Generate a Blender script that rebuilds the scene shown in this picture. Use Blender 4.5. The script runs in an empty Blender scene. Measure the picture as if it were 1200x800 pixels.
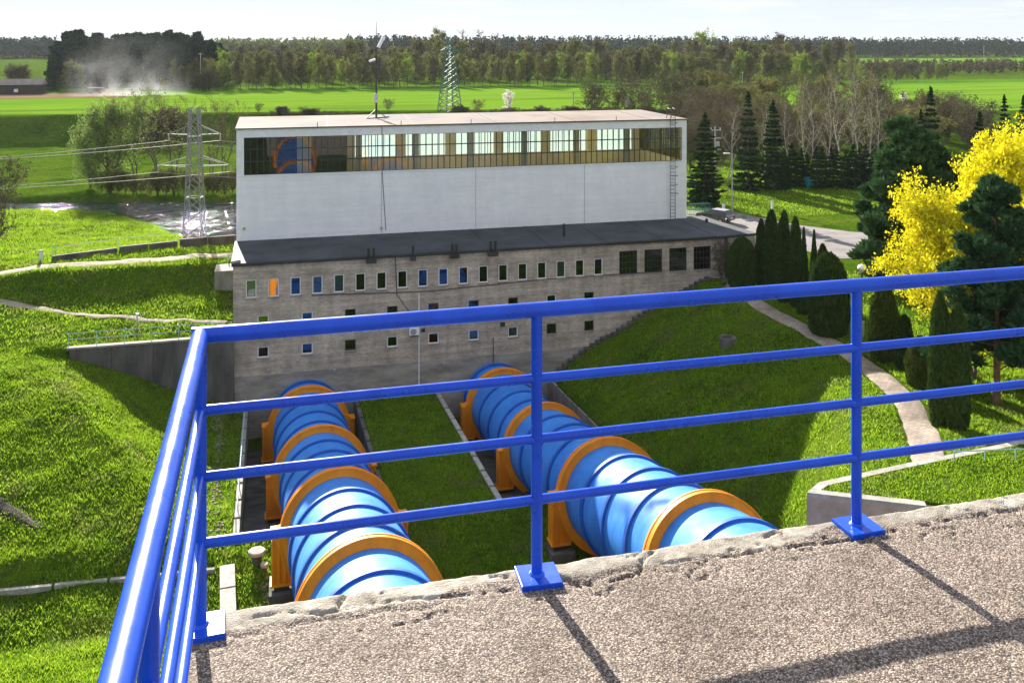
import bpy, math, random
import numpy as np
from mathutils import Vector, Matrix

# ------------------------------------------------------------------ camera, sky, sun, exposure
scene = bpy.context.scene
col = scene.collection
F_PX, HORIZON, TH = 1080.0, 57.0, math.radians(14.78)
CT, ST = math.cos(TH), math.sin(TH)
cam_d = bpy.data.cameras.new('camera')
cam = bpy.data.objects.new('camera', cam_d); col.objects.link(cam)
cam.location = (0, 0, 0)
cam.rotation_euler = (math.radians(90), 0, -TH)
cam_d.sensor_width = 36.0
cam_d.lens = F_PX / 1200 * 36
cam_d.shift_y = -(400 - HORIZON) / 1200      # level camera with a shifted lens (verticals stay parallel)
cam_d.clip_start, cam_d.clip_end = 0.1, 12000
scene.camera = cam

SUN_EL, SUN_AZ = math.radians(22.0), math.radians(-7.0)     # azimuth from +Y, positive to +X
world = bpy.data.worlds.new('World'); scene.world = world; world.use_nodes = True
wn, wl = world.node_tree.nodes, world.node_tree.links
bg = wn['Background']
sky = wn.new('ShaderNodeTexSky'); sky.sky_type = 'NISHITA'; sky.sun_disc = False
sky.sun_elevation = SUN_EL; sky.sun_rotation = SUN_AZ
sky.air_density = 1.0; sky.dust_density = 0.1; sky.ozone_density = 1.5
# thin streaky clouds over the whole sky
tc = wn.new('ShaderNodeTexCoord'); mp = wn.new('ShaderNodeMapping')
mp.inputs['Scale'].default_value = (7, 7, 60)
nz = wn.new('ShaderNodeTexNoise'); nz.inputs['Scale'].default_value = 1.0; nz.inputs['Detail'].default_value = 6; nz.inputs['Roughness'].default_value = .6
rp = wn.new('ShaderNodeValToRGB'); rp.color_ramp.elements[0].position = .53; rp.color_ramp.elements[1].position = .72
mx = wn.new('ShaderNodeMix'); mx.data_type = 'RGBA'; mx.inputs['B'].default_value = (3.2, 3.25, 3.35, 1)
cm = wn.new('ShaderNodeMath'); cm.operation = 'MULTIPLY'; cm.inputs[1].default_value = .45
wl.new(tc.outputs['Generated'], mp.inputs['Vector']); wl.new(mp.outputs[0], nz.inputs['Vector'])
wl.new(nz.outputs['Fac'], rp.inputs['Fac']); wl.new(rp.outputs['Color'], cm.inputs[0]); wl.new(cm.outputs[0], mx.inputs['Factor'])
veil = wn.new('ShaderNodeMix'); veil.data_type = 'RGBA'; veil.inputs['Factor'].default_value = .955      # high thin haze over the whole sky
veil.inputs['B'].default_value = (2.08, 2.28, 2.68, 1)
wl.new(sky.outputs[0], veil.inputs['A']); wl.new(veil.outputs['Result'], mx.inputs['A']); wl.new(mx.outputs['Result'], bg.inputs['Color'])
bg.inputs['Strength'].default_value = 0.105

sun_d = bpy.data.lights.new('sun', 'SUN'); sun_d.energy = 5.0; sun_d.angle = math.radians(.53); sun_d.color = (1, .93, .82)
sun = bpy.data.objects.new('sun', sun_d); col.objects.link(sun)
SD = Vector((math.sin(SUN_AZ) * math.cos(SUN_EL), math.cos(SUN_AZ) * math.cos(SUN_EL), math.sin(SUN_EL)))
sun.rotation_euler = SD.to_track_quat('Z', 'Y').to_euler(); sun.location = (0, 60, 60)
vs = scene.view_settings
vs.view_transform = 'Standard'; vs.look = 'None'; vs.exposure = 1.75; vs.gamma = 1; vs.use_curve_mapping = False
scene.cycles.max_bounces = 8; scene.cycles.transparent_max_bounces = 24
scene.cycles.sample_clamp_indirect = 6; scene.cycles.volume_bounces = 1

# ------------------------------------------------------------------ helpers
def at(px, py, Z):
    """ground point seen at a spot of the survey photograph, for a known height Z"""
    d = Z * F_PX / (HORIZON - py); t = (px - 600) / F_PX
    return np.array([d * (t * CT + ST), d * (CT - t * ST), Z])
def at_y(px, py, Y):
    t = (px - 600) / F_PX; d = Y / (CT - t * ST)
    return np.array([d * (t * CT + ST), Y, -(py - HORIZON) / F_PX * d])
def pxm(p): return F_PX / (p[0] * ST + p[1] * CT)      # pixels per metre there

def _h(ix, iy, s):
    n = (ix.astype(np.int64) * 374761393 + iy.astype(np.int64) * 668265263 + s * 974634777) & 0xffffffff
    n = ((n ^ (n >> 13)) * 1274126177) & 0xffffffff
    return ((n ^ (n >> 16)) & 0xffff) / 65535.0
def vnoise(x, y, s=0):
    x, y = np.asarray(x, float), np.asarray(y, float)
    ix, iy = np.floor(x), np.floor(y); fx, fy = x - ix, y - iy
    fx, fy = fx * fx * (3 - 2 * fx), fy * fy * (3 - 2 * fy)
    a, b, c, d = _h(ix, iy, s), _h(ix + 1, iy, s), _h(ix, iy + 1, s), _h(ix + 1, iy + 1, s)
    return (a * (1 - fx) + b * fx) * (1 - fy) + (c * (1 - fx) + d * fx) * fy
def fbm(x, y, s=0, o=4):
    v, a, t = 0, .5, 0
    for i in range(o):
        v = v + a * vnoise(x * 2 ** i, y * 2 ** i, s + i * 17); t += a; a *= .5
    return v / t
def sstep(a, b, x):
    u = np.clip((x - a) / (b - a), 0, 1); return u * u * (3 - 2 * u)

def origin_of(o):
    v = np.zeros(3)
    while o is not None: v += np.array(o.location); o = o.parent
    return v
def fast_mesh(name, V, faces, smooth=False):
    """faces: list of index arrays (M,k)"""
    me = bpy.data.meshes.new(name)
    V = np.asarray(V, np.float32)
    faces = [np.asarray(f, np.int32) for f in faces if len(f)]
    me.vertices.add(len(V)); me.vertices.foreach_set('co', V.ravel())
    loops = np.concatenate([f.ravel() for f in faces]); tot = np.concatenate([np.full(len(f), f.shape[1], np.int32) for f in faces])
    st = np.concatenate([[0], np.cumsum(tot)[:-1]]).astype(np.int32)
    me.loops.add(len(loops)); me.loops.foreach_set('vertex_index', loops)
    me.polygons.add(len(tot)); me.polygons.foreach_set('loop_start', st); me.polygons.foreach_set('loop_total', tot)
    if smooth: me.polygons.foreach_set('use_smooth', np.ones(len(tot), bool))
    me.update(calc_edges=True); me.validate(verbose=False)
    return me
def tag(o, label=None, cat=None, group=None, kind=None):
    if label: o['label'] = label
    if cat: o['category'] = cat
    if group: o['group'] = group
    if kind: o['kind'] = kind
    return o
def link(name, me, mat=None, parent=None, loc=(0, 0, 0), rz=0):
    o = bpy.data.objects.new(name, me); col.objects.link(o)
    if mat is not None and me is not None and not me.materials: me.materials.append(mat)
    o.parent = parent; o.location = loc
    if rz: o.rotation_euler = (0, 0, rz)
    return o
def thing(name, label, cat, loc=(0, 0, 0), group=None, rz=0):
    return tag(link(name, None, loc=loc, rz=rz), label, cat, group, 'thing')
def copy_tree(o, parent=None):
    c = o.copy(); col.objects.link(c); c.parent = parent
    for ch in list(o.children): copy_tree(ch, c)
    return c

class MB:
    """collects shapes in world coordinates; build() links them as one mesh object"""
    def __init__(s): s.V = []; s.F = []; s.n = 0
    def add(s, V, F):
        s.V.extend([tuple(map(float, v)) for v in V]); s.F.extend([tuple(i + s.n for i in f) for f in F]); s.n += len(V); return s
    def box(s, c, size, rz=0, taper=1.0):
        x, y, z = [a / 2 for a in size]; ca, sa = math.cos(rz), math.sin(rz); V = []
        for k in (-1, 1):
            t = taper if k > 0 else 1
            for (i, j) in ((-1, -1), (1, -1), (1, 1), (-1, 1)):
                a, b = i * x * t, j * y * t
                V.append((c[0] + a * ca - b * sa, c[1] + a * sa + b * ca, c[2] + k * z))
        return s.add(V, [(3, 2, 1, 0), (4, 5, 6, 7), (0, 1, 5, 4), (1, 2, 6, 5), (2, 3, 7, 6), (3, 0, 4, 7)])
    def box2(s, a, b):
        return s.box([(a[i] + b[i]) / 2 for i in range(3)], [abs(b[i] - a[i]) for i in range(3)])
    def bar(s, p0, p1, w, h, up=(0, 0, 1)):
        p0, p1 = Vector(p0), Vector(p1); d = (p1 - p0).normalized(); sd = d.cross(Vector(up))
        if sd.length < 1e-4: sd = d.cross(Vector((1, 0, 0)))
        sd.normalize(); u = sd.cross(d); V = []
        for p in (p0, p1):
            for (i, j) in ((-1, -1), (1, -1), (1, 1), (-1, 1)): V.append(p + sd * (i * w / 2) + u * (j * h / 2))
        return s.add(V, [(3, 2, 1, 0), (4, 5, 6, 7), (0, 1, 5, 4), (1, 2, 6, 5), (2, 3, 7, 6), (3, 0, 4, 7)])
    def tube(s, pts, r, n=8, caps=True):
        pts = [Vector(p) for p in pts]; rr = r if isinstance(r, (list, tuple)) else [r] * len(pts)
        V, Fc = [], []; ref = Vector((0, 0, 1))
        for i, p in enumerate(pts):
            d = (pts[min(i + 1, len(pts) - 1)] - pts[max(i - 1, 0)]).normalized()
            a = d.cross(ref)
            if a.length < .05: a = d.cross(Vector((0, 1, 0)))
            a.normalize(); b = a.cross(d)
            for k in range(n):
                t = 2 * math.pi * k / n; V.append(p + (a * math.cos(t) + b * math.sin(t)) * rr[i])
        for i in range(len(pts) - 1):
            for k in range(n):
                k2 = (k + 1) % n; Fc.append((i * n + k, i * n + k2, (i + 1) * n + k2, (i + 1) * n + k))
        if caps: Fc.append(tuple(range(n))[::-1]); Fc.append(tuple((len(pts) - 1) * n + k for k in range(n)))
        return s.add(V, Fc)
    def prism(s, poly, z0, z1):
        n = len(poly); V = [(p[0], p[1], z0) for p in poly] + [(p[0], p[1], z1) for p in poly]
        return s.add(V, [tuple(range(n))[::-1], tuple(range(n, 2 * n))] + [(i, (i + 1) % n, n + (i + 1) % n, n + i) for i in range(n)])
    def revolve(s, c, prof, n=24):
        """prof: list of (r,z)"""
        V, Fc = [], []
        for (r, z) in prof:
            for k in range(n):
                t = 2 * math.pi * k / n; V.append((c[0] + r * math.cos(t), c[1] + r * math.sin(t), c[2] + z))
        for i in range(len(prof) - 1):
            for k in range(n):
                k2 = (k + 1) % n; Fc.append((i * n + k, i * n + k2, (i + 1) * n + k2, (i + 1) * n + k))
        Fc.append(tuple(range(n))[::-1]); Fc.append(tuple((len(prof) - 1) * n + k for k in range(n)))
        return s.add(V, Fc)
    def mesh(s, name, smooth=False, off=(0, 0, 0)):
        me = bpy.data.meshes.new(name)
        me.from_pydata([(v[0] - off[0], v[1] - off[1], v[2] - off[2]) for v in s.V], [], s.F); me.update()
        if smooth:
            me.polygons.foreach_set('use_smooth', np.ones(len(me.polygons), bool))
            try: me.set_sharp_from_angle(angle=math.radians(35))
            except Exception: pass
        return me
    def build(s, name, mat, parent=None, smooth=False, loc=None, bevel=0):
        off = origin_of(parent)
        if loc is not None: off = off + np.array(loc) if parent else np.array(loc)
        me = s.mesh(name, smooth, off)
        o = link(name, me, mat, parent, loc if loc is not None else (0, 0, 0))
        if bevel:
            m = o.modifiers.new('bevel', 'BEVEL'); m.width = bevel; m.segments = 2; m.limit_method = 'ANGLE'
        return o

# ------------------------------------------------------------------ materials
def new_mat(name):
    m = bpy.data.materials.new(name); m.use_nodes = True
    nt = m.node_tree; return m, nt.nodes, nt.links, nt.nodes['Principled BSDF']
def nd(nodes, typ, **kw):
    n = nodes.new(typ)
    for k, v in kw.items(): setattr(n, k, v)
    return n
def setin(n, **kw):
    for k, v in kw.items(): n.inputs[k.replace('_', ' ')].default_value = v
    return n
def ramp(nodes, stops):
    r = nodes.new('ShaderNodeValToRGB'); e = r.color_ramp.elements
    while len(e) < len(stops): e.new(.5)
    for i, (p, c) in enumerate(stops): e[i].position = p; e[i].color = (*c, 1) if len(c) == 3 else c
    return r
def mat_noise(name, c1, c2, scale=3.0, rough=.8, bump=.0, bscale=40., metal=0., detail=6, c3=None, stretch=(1, 1, 1), spec=.4, coat=0, p=(.35, .65), bdist=.02):
    m, n, l, b = new_mat(name)
    tcn = nd(n, 'ShaderNodeTexCoord'); mpn = nd(n, 'ShaderNodeMapping'); mpn.inputs['Scale'].default_value = stretch
    gm = nd(n, 'ShaderNodeNewGeometry')
    l.new(gm.outputs['Position'], mpn.inputs['Vector'])
    t = nd(n, 'ShaderNodeTexNoise'); setin(t, Scale=scale, Detail=detail, Roughness=.62); l.new(mpn.outputs[0], t.inputs['Vector'])
    st = [(p[0], c1), (p[1], c2)] if c3 is None else [(p[0], c1), ((p[0] + p[1]) / 2, c2), (p[1], c3)]
    r = ramp(n, st); l.new(t.outputs['Fac'], r.inputs['Fac']); l.new(r.outputs['Color'], b.inputs['Base Color'])
    setin(b, Roughness=rough, Metallic=metal); b.inputs['Specular IOR Level'].default_value = spec
    if coat: b.inputs['Coat Weight'].default_value = coat
    if bump:
        t2 = nd(n, 'ShaderNodeTexNoise'); setin(t2, Scale=bscale, Detail=5); l.new(mpn.outputs[0], t2.inputs['Vector'])
        bp = nd(n, 'ShaderNodeBump'); setin(bp, Strength=bump, Distance=bdist); l.new(t2.outputs['Fac'], bp.inputs['Height']); l.new(bp.outputs[0], b.inputs['Normal'])
    return m
def mat_leaf(name, c1, c2, c3, trans=.35, rough=.6, obj_var=.25):
    m, n, l, b = new_mat(name)
    g = nd(n, 'ShaderNodeNewGeometry'); oi = nd(n, 'ShaderNodeObjectInfo')
    r = ramp(n, [(.0, c1), (.5, c2), (1., c3)])
    ma = nd(n, 'ShaderNodeMath', operation='MULTIPLY_ADD'); ma.inputs[1].default_value = 1 - obj_var; 
    mb = nd(n, 'ShaderNodeMath', operation='MULTIPLY'); mb.inputs[1].default_value = obj_var
    l.new(oi.outputs['Random'], mb.inputs[0]); l.new(g.outputs['Random Per Island'], ma.inputs[0]); l.new(mb.outputs[0], ma.inputs[2])
    l.new(ma.outputs[0], r.inputs['Fac']); l.new(r.outputs['Color'], b.inputs['Base Color'])
    setin(b, Roughness=rough); b.inputs['Specular IOR Level'].default_value = .0
    tr = nd(n, 'ShaderNodeBsdfTranslucent'); l.new(r.outputs['Color'], tr.inputs['Color'])
    mxs = nd(n, 'ShaderNodeMixShader'); mxs.inputs['Fac'].default_value = trans
    l.new(b.outputs[0], mxs.inputs[1]); l.new(tr.outputs[0], mxs.inputs[2]); l.new(mxs.outputs[0], n['Material Output'].inputs['Surface'])
    return m
def mat_glass(name, tint=(.6, .7, .72), refl_rough=.03, transp=.75, refl=.9):
    m, n, l, b = new_mat(name); n.remove(b)
    tr = nd(n, 'ShaderNodeBsdfTransparent'); tr.inputs['Color'].default_value = (*tint, 1)
    gl = nd(n, 'ShaderNodeBsdfGlossy'); gl.inputs['Roughness'].default_value = refl_rough; gl.inputs['Color'].default_value = (refl, refl * 1.03, refl * 1.06, 1)
    fr = nd(n, 'ShaderNodeFresnel'); fr.inputs['IOR'].default_value = 1.5
    ad = nd(n, 'ShaderNodeMath', operation='ADD'); ad.inputs[1].default_value = 1 - transp - .04 if transp < .96 else 0
    ad.use_clamp = True; l.new(fr.outputs[0], ad.inputs[0])
    mxs = nd(n, 'ShaderNodeMixShader'); l.new(ad.outputs[0], mxs.inputs['Fac']); l.new(tr.outputs[0], mxs.inputs[1]); l.new(gl.outputs[0], mxs.inputs[2])
    l.new(mxs.outputs[0], n['Material Output'].inputs['Surface'])
    return m

def mat_ground():
    m, n, l, b = new_mat('grass_ground')
    g = nd(n, 'ShaderNodeNewGeometry')
    def noise(s, d=5, st=None):
        t = nd(n, 'ShaderNodeTexNoise'); setin(t, Scale=s, Detail=d, Roughness=.65); 
        if st:
            mpn = nd(n, 'ShaderNodeMapping'); mpn.inputs['Scale'].default_value = st; l.new(g.outputs['Position'], mpn.inputs['Vector']); l.new(mpn.outputs[0], t.inputs['Vector'])
        else: l.new(g.outputs['Position'], t.inputs['Vector'])
        return t
    a = noise(.16, 6); r1 = ramp(n, [(.33, (.032, .07, .006)), (.5, (.06, .12, .008)), (.66, (.09, .14, .012))]); l.new(a.outputs['Fac'], r1.inputs['Fac'])
    c = noise(2.2, 6); r2 = ramp(n, [(.3, (.42, .42, .42)), (.7, (1.35, 1.3, 1.2))]); l.new(c.outputs['Fac'], r2.inputs['Fac'])
    mu = nd(n, 'ShaderNodeMix', data_type='RGBA', blend_type='MULTIPLY'); mu.inputs['Factor'].default_value = 1
    l.new(r1.outputs['Color'], mu.inputs['A']); l.new(r2.outputs['Color'], mu.inputs['B'])
    # dry straw patches
    e = noise(.45, 7); r3 = ramp(n, [(.54, (0, 0, 0)), (.70, (1, 1, 1))]); l.new(e.outputs['Fac'], r3.inputs['Fac'])
    mm = nd(n, 'ShaderNodeMath', operation='MULTIPLY'); mm.inputs[1].default_value = .55; l.new(r3.outputs['Color'], mm.inputs[0])
    mi = nd(n, 'ShaderNodeMix', data_type='RGBA'); mi.inputs['B'].default_value = (.13, .105, .04, 1)
    l.new(mm.outputs[0], mi.inputs['Factor']); l.new(mu.outputs['Result'], mi.inputs['A']); l.new(mi.outputs['Result'], b.inputs['Base Color'])
    setin(b, Roughness=1.0); b.inputs['Specular IOR Level'].default_value = 0
    f1 = noise(5., 6); bp = nd(n, 'ShaderNodeBump'); setin(bp, Strength=.8, Distance=.22); l.new(f1.outputs['Fac'], bp.inputs['Height']); l.new(bp.outputs[0], b.inputs['Normal'])
    return m

def mat_brick(name, cols, mortar, bw=.25, bh=.075, stain=(.3, .3, .3), stain_amt=.6, bump=.3, stripe=True, flat=False):
    m, n, l, b = new_mat(name)
    g = nd(n, 'ShaderNodeNewGeometry'); sx = nd(n, 'ShaderNodeSeparateXYZ'); l.new(g.outputs['Position'], sx.inputs[0])
    ad = nd(n, 'ShaderNodeMath', operation='ADD'); l.new(sx.outputs['X'], ad.inputs[0]); l.new(sx.outputs['Y'], ad.inputs[1])
    cx = nd(n, 'ShaderNodeCombineXYZ'); l.new(ad.outputs[0], cx.inputs['X']); l.new(sx.outputs['Z'], cx.inputs['Y'])
    br = nd(n, 'ShaderNodeTexBrick'); l.new(g.outputs['Position'] if flat else cx.outputs[0], br.inputs['Vector'])
    setin(br, Scale=1.0, Mortar_Size=.008 if not flat else .014, Bias=0.0, Brick_Width=bw, Row_Height=bh)
    br.inputs['Color1'].default_value = (*cols[0], 1); br.inputs['Color2'].default_value = (*cols[1], 1); br.inputs['Mortar'].default_value = (*mortar, 1)
    # stains: broad blotches, vertical runs, worn horizontal courses
    def noise(sc, st, d=5):
        mpn = nd(n, 'ShaderNodeMapping'); mpn.inputs['Scale'].default_value = st; l.new(g.outputs['Position'], mpn.inputs['Vector'])
        t = nd(n, 'ShaderNodeTexNoise'); setin(t, Scale=sc, Detail=d, Roughness=.65); l.new(mpn.outputs[0], t.inputs['Vector']); return t
    a = noise(.5, (1, 1, 1.4)); v = noise(1.2, (1, 1, .12)); h = noise(1.0, (.12, .12, 3.2))
    prev = br.outputs['Color']
    for t, lo, hi, amt in ((a, (.55, .54, .53), (1.3, 1.27, 1.22), stain_amt), (v, (.6, .58, .56), (1.25, 1.22, 1.2), stain_amt * .8), (h, (.6, .6, .6), (1.25, 1.25, 1.25), stain_amt if stripe else 0)):
        r = ramp(n, [(.32, lo), (.68, hi)]); l.new(t.outputs['Fac'], r.inputs['Fac'])
        mu = nd(n, 'ShaderNodeMix', data_type='RGBA', blend_type='MULTIPLY'); mu.inputs['Factor'].default_value = amt
        l.new(prev, mu.inputs['A']); l.new(r.outputs['Color'], mu.inputs['B']); prev = mu.outputs['Result']
    l.new(prev, b.inputs['Base Color']); setin(b, Roughness=.9); b.inputs['Specular IOR Level'].default_value = .15
    bp = nd(n, 'ShaderNodeBump'); setin(bp, Strength=bump, Distance=.02); l.new(br.outputs['Fac'], bp.inputs['Height']); bp.invert = True; l.new(bp.outputs[0], b.inputs['Normal'])
    return m

def mat_slab():
    m, n, l, b = new_mat('exposed_aggregate')
    g = nd(n, 'ShaderNodeNewGeometry')
    vo = nd(n, 'ShaderNodeTexVoronoi'); setin(vo, Scale=145., Randomness=1.); l.new(g.outputs['Position'], vo.inputs['Vector'])
    r = ramp(n, [(0., (.085, .066, .055)), (.3, (.23, .185, .155)), (.65, (.39, .325, .28)), (1., (.60, .53, .46))])
    sp = nd(n, 'ShaderNodeSeparateColor'); l.new(vo.outputs['Color'], sp.inputs[0]); l.new(sp.outputs[0], r.inputs['Fac'])
    # dark gaps between the stones
    r2 = ramp(n, [(.25, (1, 1, 1)), (.62, (.40, .37, .34))]); vd = nd(n, 'ShaderNodeMath', operation='MULTIPLY'); vd.inputs[1].default_value = 1.0
    l.new(vo.outputs['Distance'], vd.inputs[0]); l.new(vd.outputs[0], r2.inputs['Fac'])
    mu = nd(n, 'ShaderNodeMix', data_type='RGBA', blend_type='MULTIPLY'); mu.inputs['Factor'].default_value = 1.; l.new(r.outputs['Color'], mu.inputs['A']); l.new(r2.outputs['Color'], mu.inputs['B'])
    # smooth grout skin left on the rim, by the attribute 'rim' of the slab mesh
    at_ = nd(n, 'ShaderNodeAttribute'); at_.attribute_name = 'rim'
    t = nd(n, 'ShaderNodeTexNoise'); setin(t, Scale=14., Detail=7, Roughness=.7); l.new(g.outputs['Position'], t.inputs['Vector'])
    rg = ramp(n, [(.30, (.14, .115, .085)), (.46, (.28, .25, .205)), (.58, (.36, .335, .29)), (.72, (.50, .48, .43))]); l.new(t.outputs['Fac'], rg.inputs['Fac'])
    rm = nd(n, 'ShaderNodeMath', operation='MULTIPLY_ADD'); rm.inputs[1].default_value = 3.2; rm.use_clamp = True
    mo = nd(n, 'ShaderNodeMath', operation='MULTIPLY_ADD'); mo.inputs[1].default_value = 2.4; mo.inputs[2].default_value = -2.6
    l.new(t.outputs['Fac'], mo.inputs[0]); l.new(at_.outputs['Fac'], rm.inputs[0]); l.new(mo.outputs[0], rm.inputs[2])
    mi = nd(n, 'ShaderNodeMix', data_type='RGBA'); l.new(rm.outputs[0], mi.inputs['Factor']); l.new(mu.outputs['Result'], mi.inputs['A']); l.new(rg.outputs['Color'], mi.inputs['B'])
    # broad damp / rusty stains
    s = nd(n, 'ShaderNodeTexNoise'); setin(s, Scale=2.3, Detail=6, Roughness=.6); l.new(g.outputs['Position'], s.inputs['Vector'])
    rs = ramp(n, [(.3, (.58, .54, .5)), (.5, (.95, .93, .9)), (.66, (1.15, 1.13, 1.1)), (.78, (1.15, .95, .75))]); l.new(s.outputs['Fac'], rs.inputs['Fac'])
    mu2 = nd(n, 'ShaderNodeMix', data_type='RGBA', blend_type='MULTIPLY'); mu2.inputs['Factor'].default_value = .8; l.new(mi.outputs['Result'], mu2.inputs['A']); l.new(rs.outputs['Color'], mu2.inputs['B'])
    l.new(mu2.outputs['Result'], b.inputs['Base Color']); setin(b, Roughness=.85); b.inputs['Specular IOR Level'].default_value = .25
    bp = nd(n, 'ShaderNodeBump'); setin(bp, Strength=.6, Distance=.004); bp.invert = True; l.new(vo.outputs['Distance'], bp.inputs['Height'])
    bp2 = nd(n, 'ShaderNodeBump'); setin(bp2, Strength=.5, Distance=.01); l.new(t.outputs['Fac'], bp2.inputs['Height']); l.new(bp.outputs[0], bp2.inputs['Normal']); l.new(bp2.outputs[0], b.inputs['Normal'])
    return m

def mat_water():
    m, n, l, b = new_mat('river_water')
    setin(b, Roughness=.02); b.inputs['Base Color'].default_value = (.012, .016, .014, 1); b.inputs['IOR'].default_value = 1.33
    g = nd(n, 'ShaderNodeNewGeometry'); mpn = nd(n, 'ShaderNodeMapping'); mpn.inputs['Scale'].default_value = (1.1, 1.0, 1); l.new(g.outputs['Position'], mpn.inputs['Vector'])
    t = nd(n, 'ShaderNodeTexNoise'); setin(t, Scale=.42, Detail=3, Roughness=.5, Distortion=.5); l.new(mpn.outputs[0], t.inputs['Vector'])
    bp = nd(n, 'ShaderNodeBump'); setin(bp, Strength=1.0, Distance=1.15); l.new(t.outputs['Fac'], bp.inputs['Height']); l.new(bp.outputs[0], b.inputs['Normal'])
    return m

M = {}
M['ground'] = mat_ground()
M['slab'] = mat_slab()
M['water'] = mat_water()
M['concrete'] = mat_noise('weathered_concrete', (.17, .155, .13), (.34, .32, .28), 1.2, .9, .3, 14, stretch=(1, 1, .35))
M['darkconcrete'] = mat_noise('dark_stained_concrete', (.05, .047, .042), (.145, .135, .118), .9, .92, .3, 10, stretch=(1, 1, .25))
M['kerb'] = mat_noise('pale_kerb_concrete', (.25, .235, .205), (.40, .385, .345), 2.5, .9, .2, 20)
def mat_pipe(name, c1, c2, rough, dirt=.5, k=1., spec=.3, bump=.25):
    m, n, l, b = new_mat(name); g = nd(n, 'ShaderNodeNewGeometry')
    def noise(sc, st, d=5):
        mpn = nd(n, 'ShaderNodeMapping'); mpn.inputs['Scale'].default_value = st; l.new(g.outputs['Position'], mpn.inputs['Vector'])
        t = nd(n, 'ShaderNodeTexNoise'); setin(t, Scale=sc, Detail=d, Roughness=.68); l.new(mpn.outputs[0], t.inputs['Vector']); return t
    a = noise(.45 * k, (1, 1, 1)); r = ramp(n, [(.35, c1), (.65, c2)]); l.new(a.outputs['Fac'], r.inputs['Fac']); prev = r.outputs['Color']
    # rain runs, faded bloom, specks of dirt
    for t, lo, hi, amt, p0, p1 in ((noise(2.2 * k, (1, 1, .10)), (.62, .66, .70), (1.12, 1.1, 1.06), dirt, .36, .6), (noise(9. * k, (1, 1, 1), 3), (.45, .42, .40), (1, 1, 1), dirt * .9, .27, .36)):
        q = ramp(n, [(p0, lo), (p1, hi)]); l.new(t.outputs['Fac'], q.inputs['Fac']); mu = nd(n, 'ShaderNodeMix', data_type='RGBA', blend_type='MULTIPLY'); mu.inputs['Factor'].default_value = amt
        l.new(prev, mu.inputs['A']); l.new(q.outputs['Color'], mu.inputs['B']); prev = mu.outputs['Result']
    l.new(prev, b.inputs['Base Color']); b.inputs['Specular IOR Level'].default_value = spec
    rr = ramp(n, [(.35, (rough - .06,) * 3), (.65, (rough + .12,) * 3)]); l.new(a.outputs['Fac'], rr.inputs['Fac']); l.new(rr.outputs['Color'], b.inputs['Roughness'])
    bp = nd(n, 'ShaderNodeBump'); setin(bp, Strength=bump, Distance=.03 / k); l.new(noise(1.3 * k, (1, 1, 1), 2).outputs['Fac'], bp.inputs['Height']); l.new(bp.outputs[0], b.inputs['Normal'])
    return m
M['pipe_blue'] = mat_pipe('light_blue_pipe_paint', (.032, .20, .66), (.055, .265, .74), .55, spec=.16)
M['blue_rail'] = mat_pipe('blue_gloss_paint', (.006, .062, .54), (.009, .085, .66), .27, .3, 7., .4, .1)
M['rib_blue'] = mat_pipe('deep_blue_rib_paint', (.009, .09, .42), (.014, .12, .50), .5)
M['orange'] = mat_pipe('orange_steel_paint', (.76, .235, .006), (.90, .32, .010), .45, .35)
M['brick'] = mat_brick('grey_brown_brick', ((.57, .495, .425), (.39, .34, .295)), (.45, .40, .35), stain_amt=.65)
M['plinth'] = mat_noise('rendered_plinth', (.20, .18, .155), (.36, .33, .29), .9, .9, .3, 12, stretch=(.6, 1, 1.6))
M['white_brick'] = mat_brick('white_painted_brick', ((.87, .88, .90), (.82, .835, .86)), (.75, .765, .79), bw=.27, bh=.08, stain_amt=.13, bump=.25)
M['white_paint'] = mat_noise('white_paint', (.70, .71, .71), (.80, .80, .80), 2, .6)
M['roof_pale'] = mat_noise('pale_roof_felt', (.215, .17, .145), (.28, .235, .205), .12, .95, .2, 6, c3=(.20, .195, .195), spec=.05)
M['roof_dark'] = mat_noise('dark_bitumen_roof', (.024, .027, .033), (.062, .066, .076), .35, .8, .2, 5)
M['dark_metal'] = mat_noise('dark_metal', (.02, .022, .022), (.04, .042, .04), 3, .5, spec=.5)
M['steel'] = mat_noise('galvanised_steel', (.34, .36, .38), (.5, .52, .54), 4, .45, metal=.6)
M['mullion'] = mat_noise('dark_green_glazing_bar', (.022, .03, .03), (.04, .05, .05), 4, .5)
M['ochre'] = mat_noise('ochre_interior_plaster', (.80, .62, .36), (.88, .72, .46), 1, .85)
M['interior_grey'] = mat_noise('interior_grey_column', (.42, .38, .28), (.52, .47, .36), 1, .85)
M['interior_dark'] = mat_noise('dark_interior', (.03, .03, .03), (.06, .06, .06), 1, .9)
M['frame_white'] = mat_noise('white_window_frame', (.74, .74, .74), (.82, .82, .82), 4, .4)
M['blind_white'] = mat_noise('pale_blind', (.55, .62, .64), (.68, .72, .72), 5, .8)
M['blind_blue'] = mat_noise('navy_blind', (.02, .05, .16), (.03, .08, .22), 5, .7)
M['curtain'] = mat_noise('orange_curtain', (.70, .17, .02), (.45, .10, .02), 4, .8, stretch=(3, 1, .4))
M['blind_green'] = mat_noise('yellow_green_blind', (.45, .55, .22), (.55, .62, .30), 5, .8)
M['glass'] = mat_glass('clear_glazing', (.94, .97, .97), .02, .96, .5)
M['glass_dark'] = mat_glass('dark_window_glass', (.55, .62, .65), .02, .86)
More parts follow.
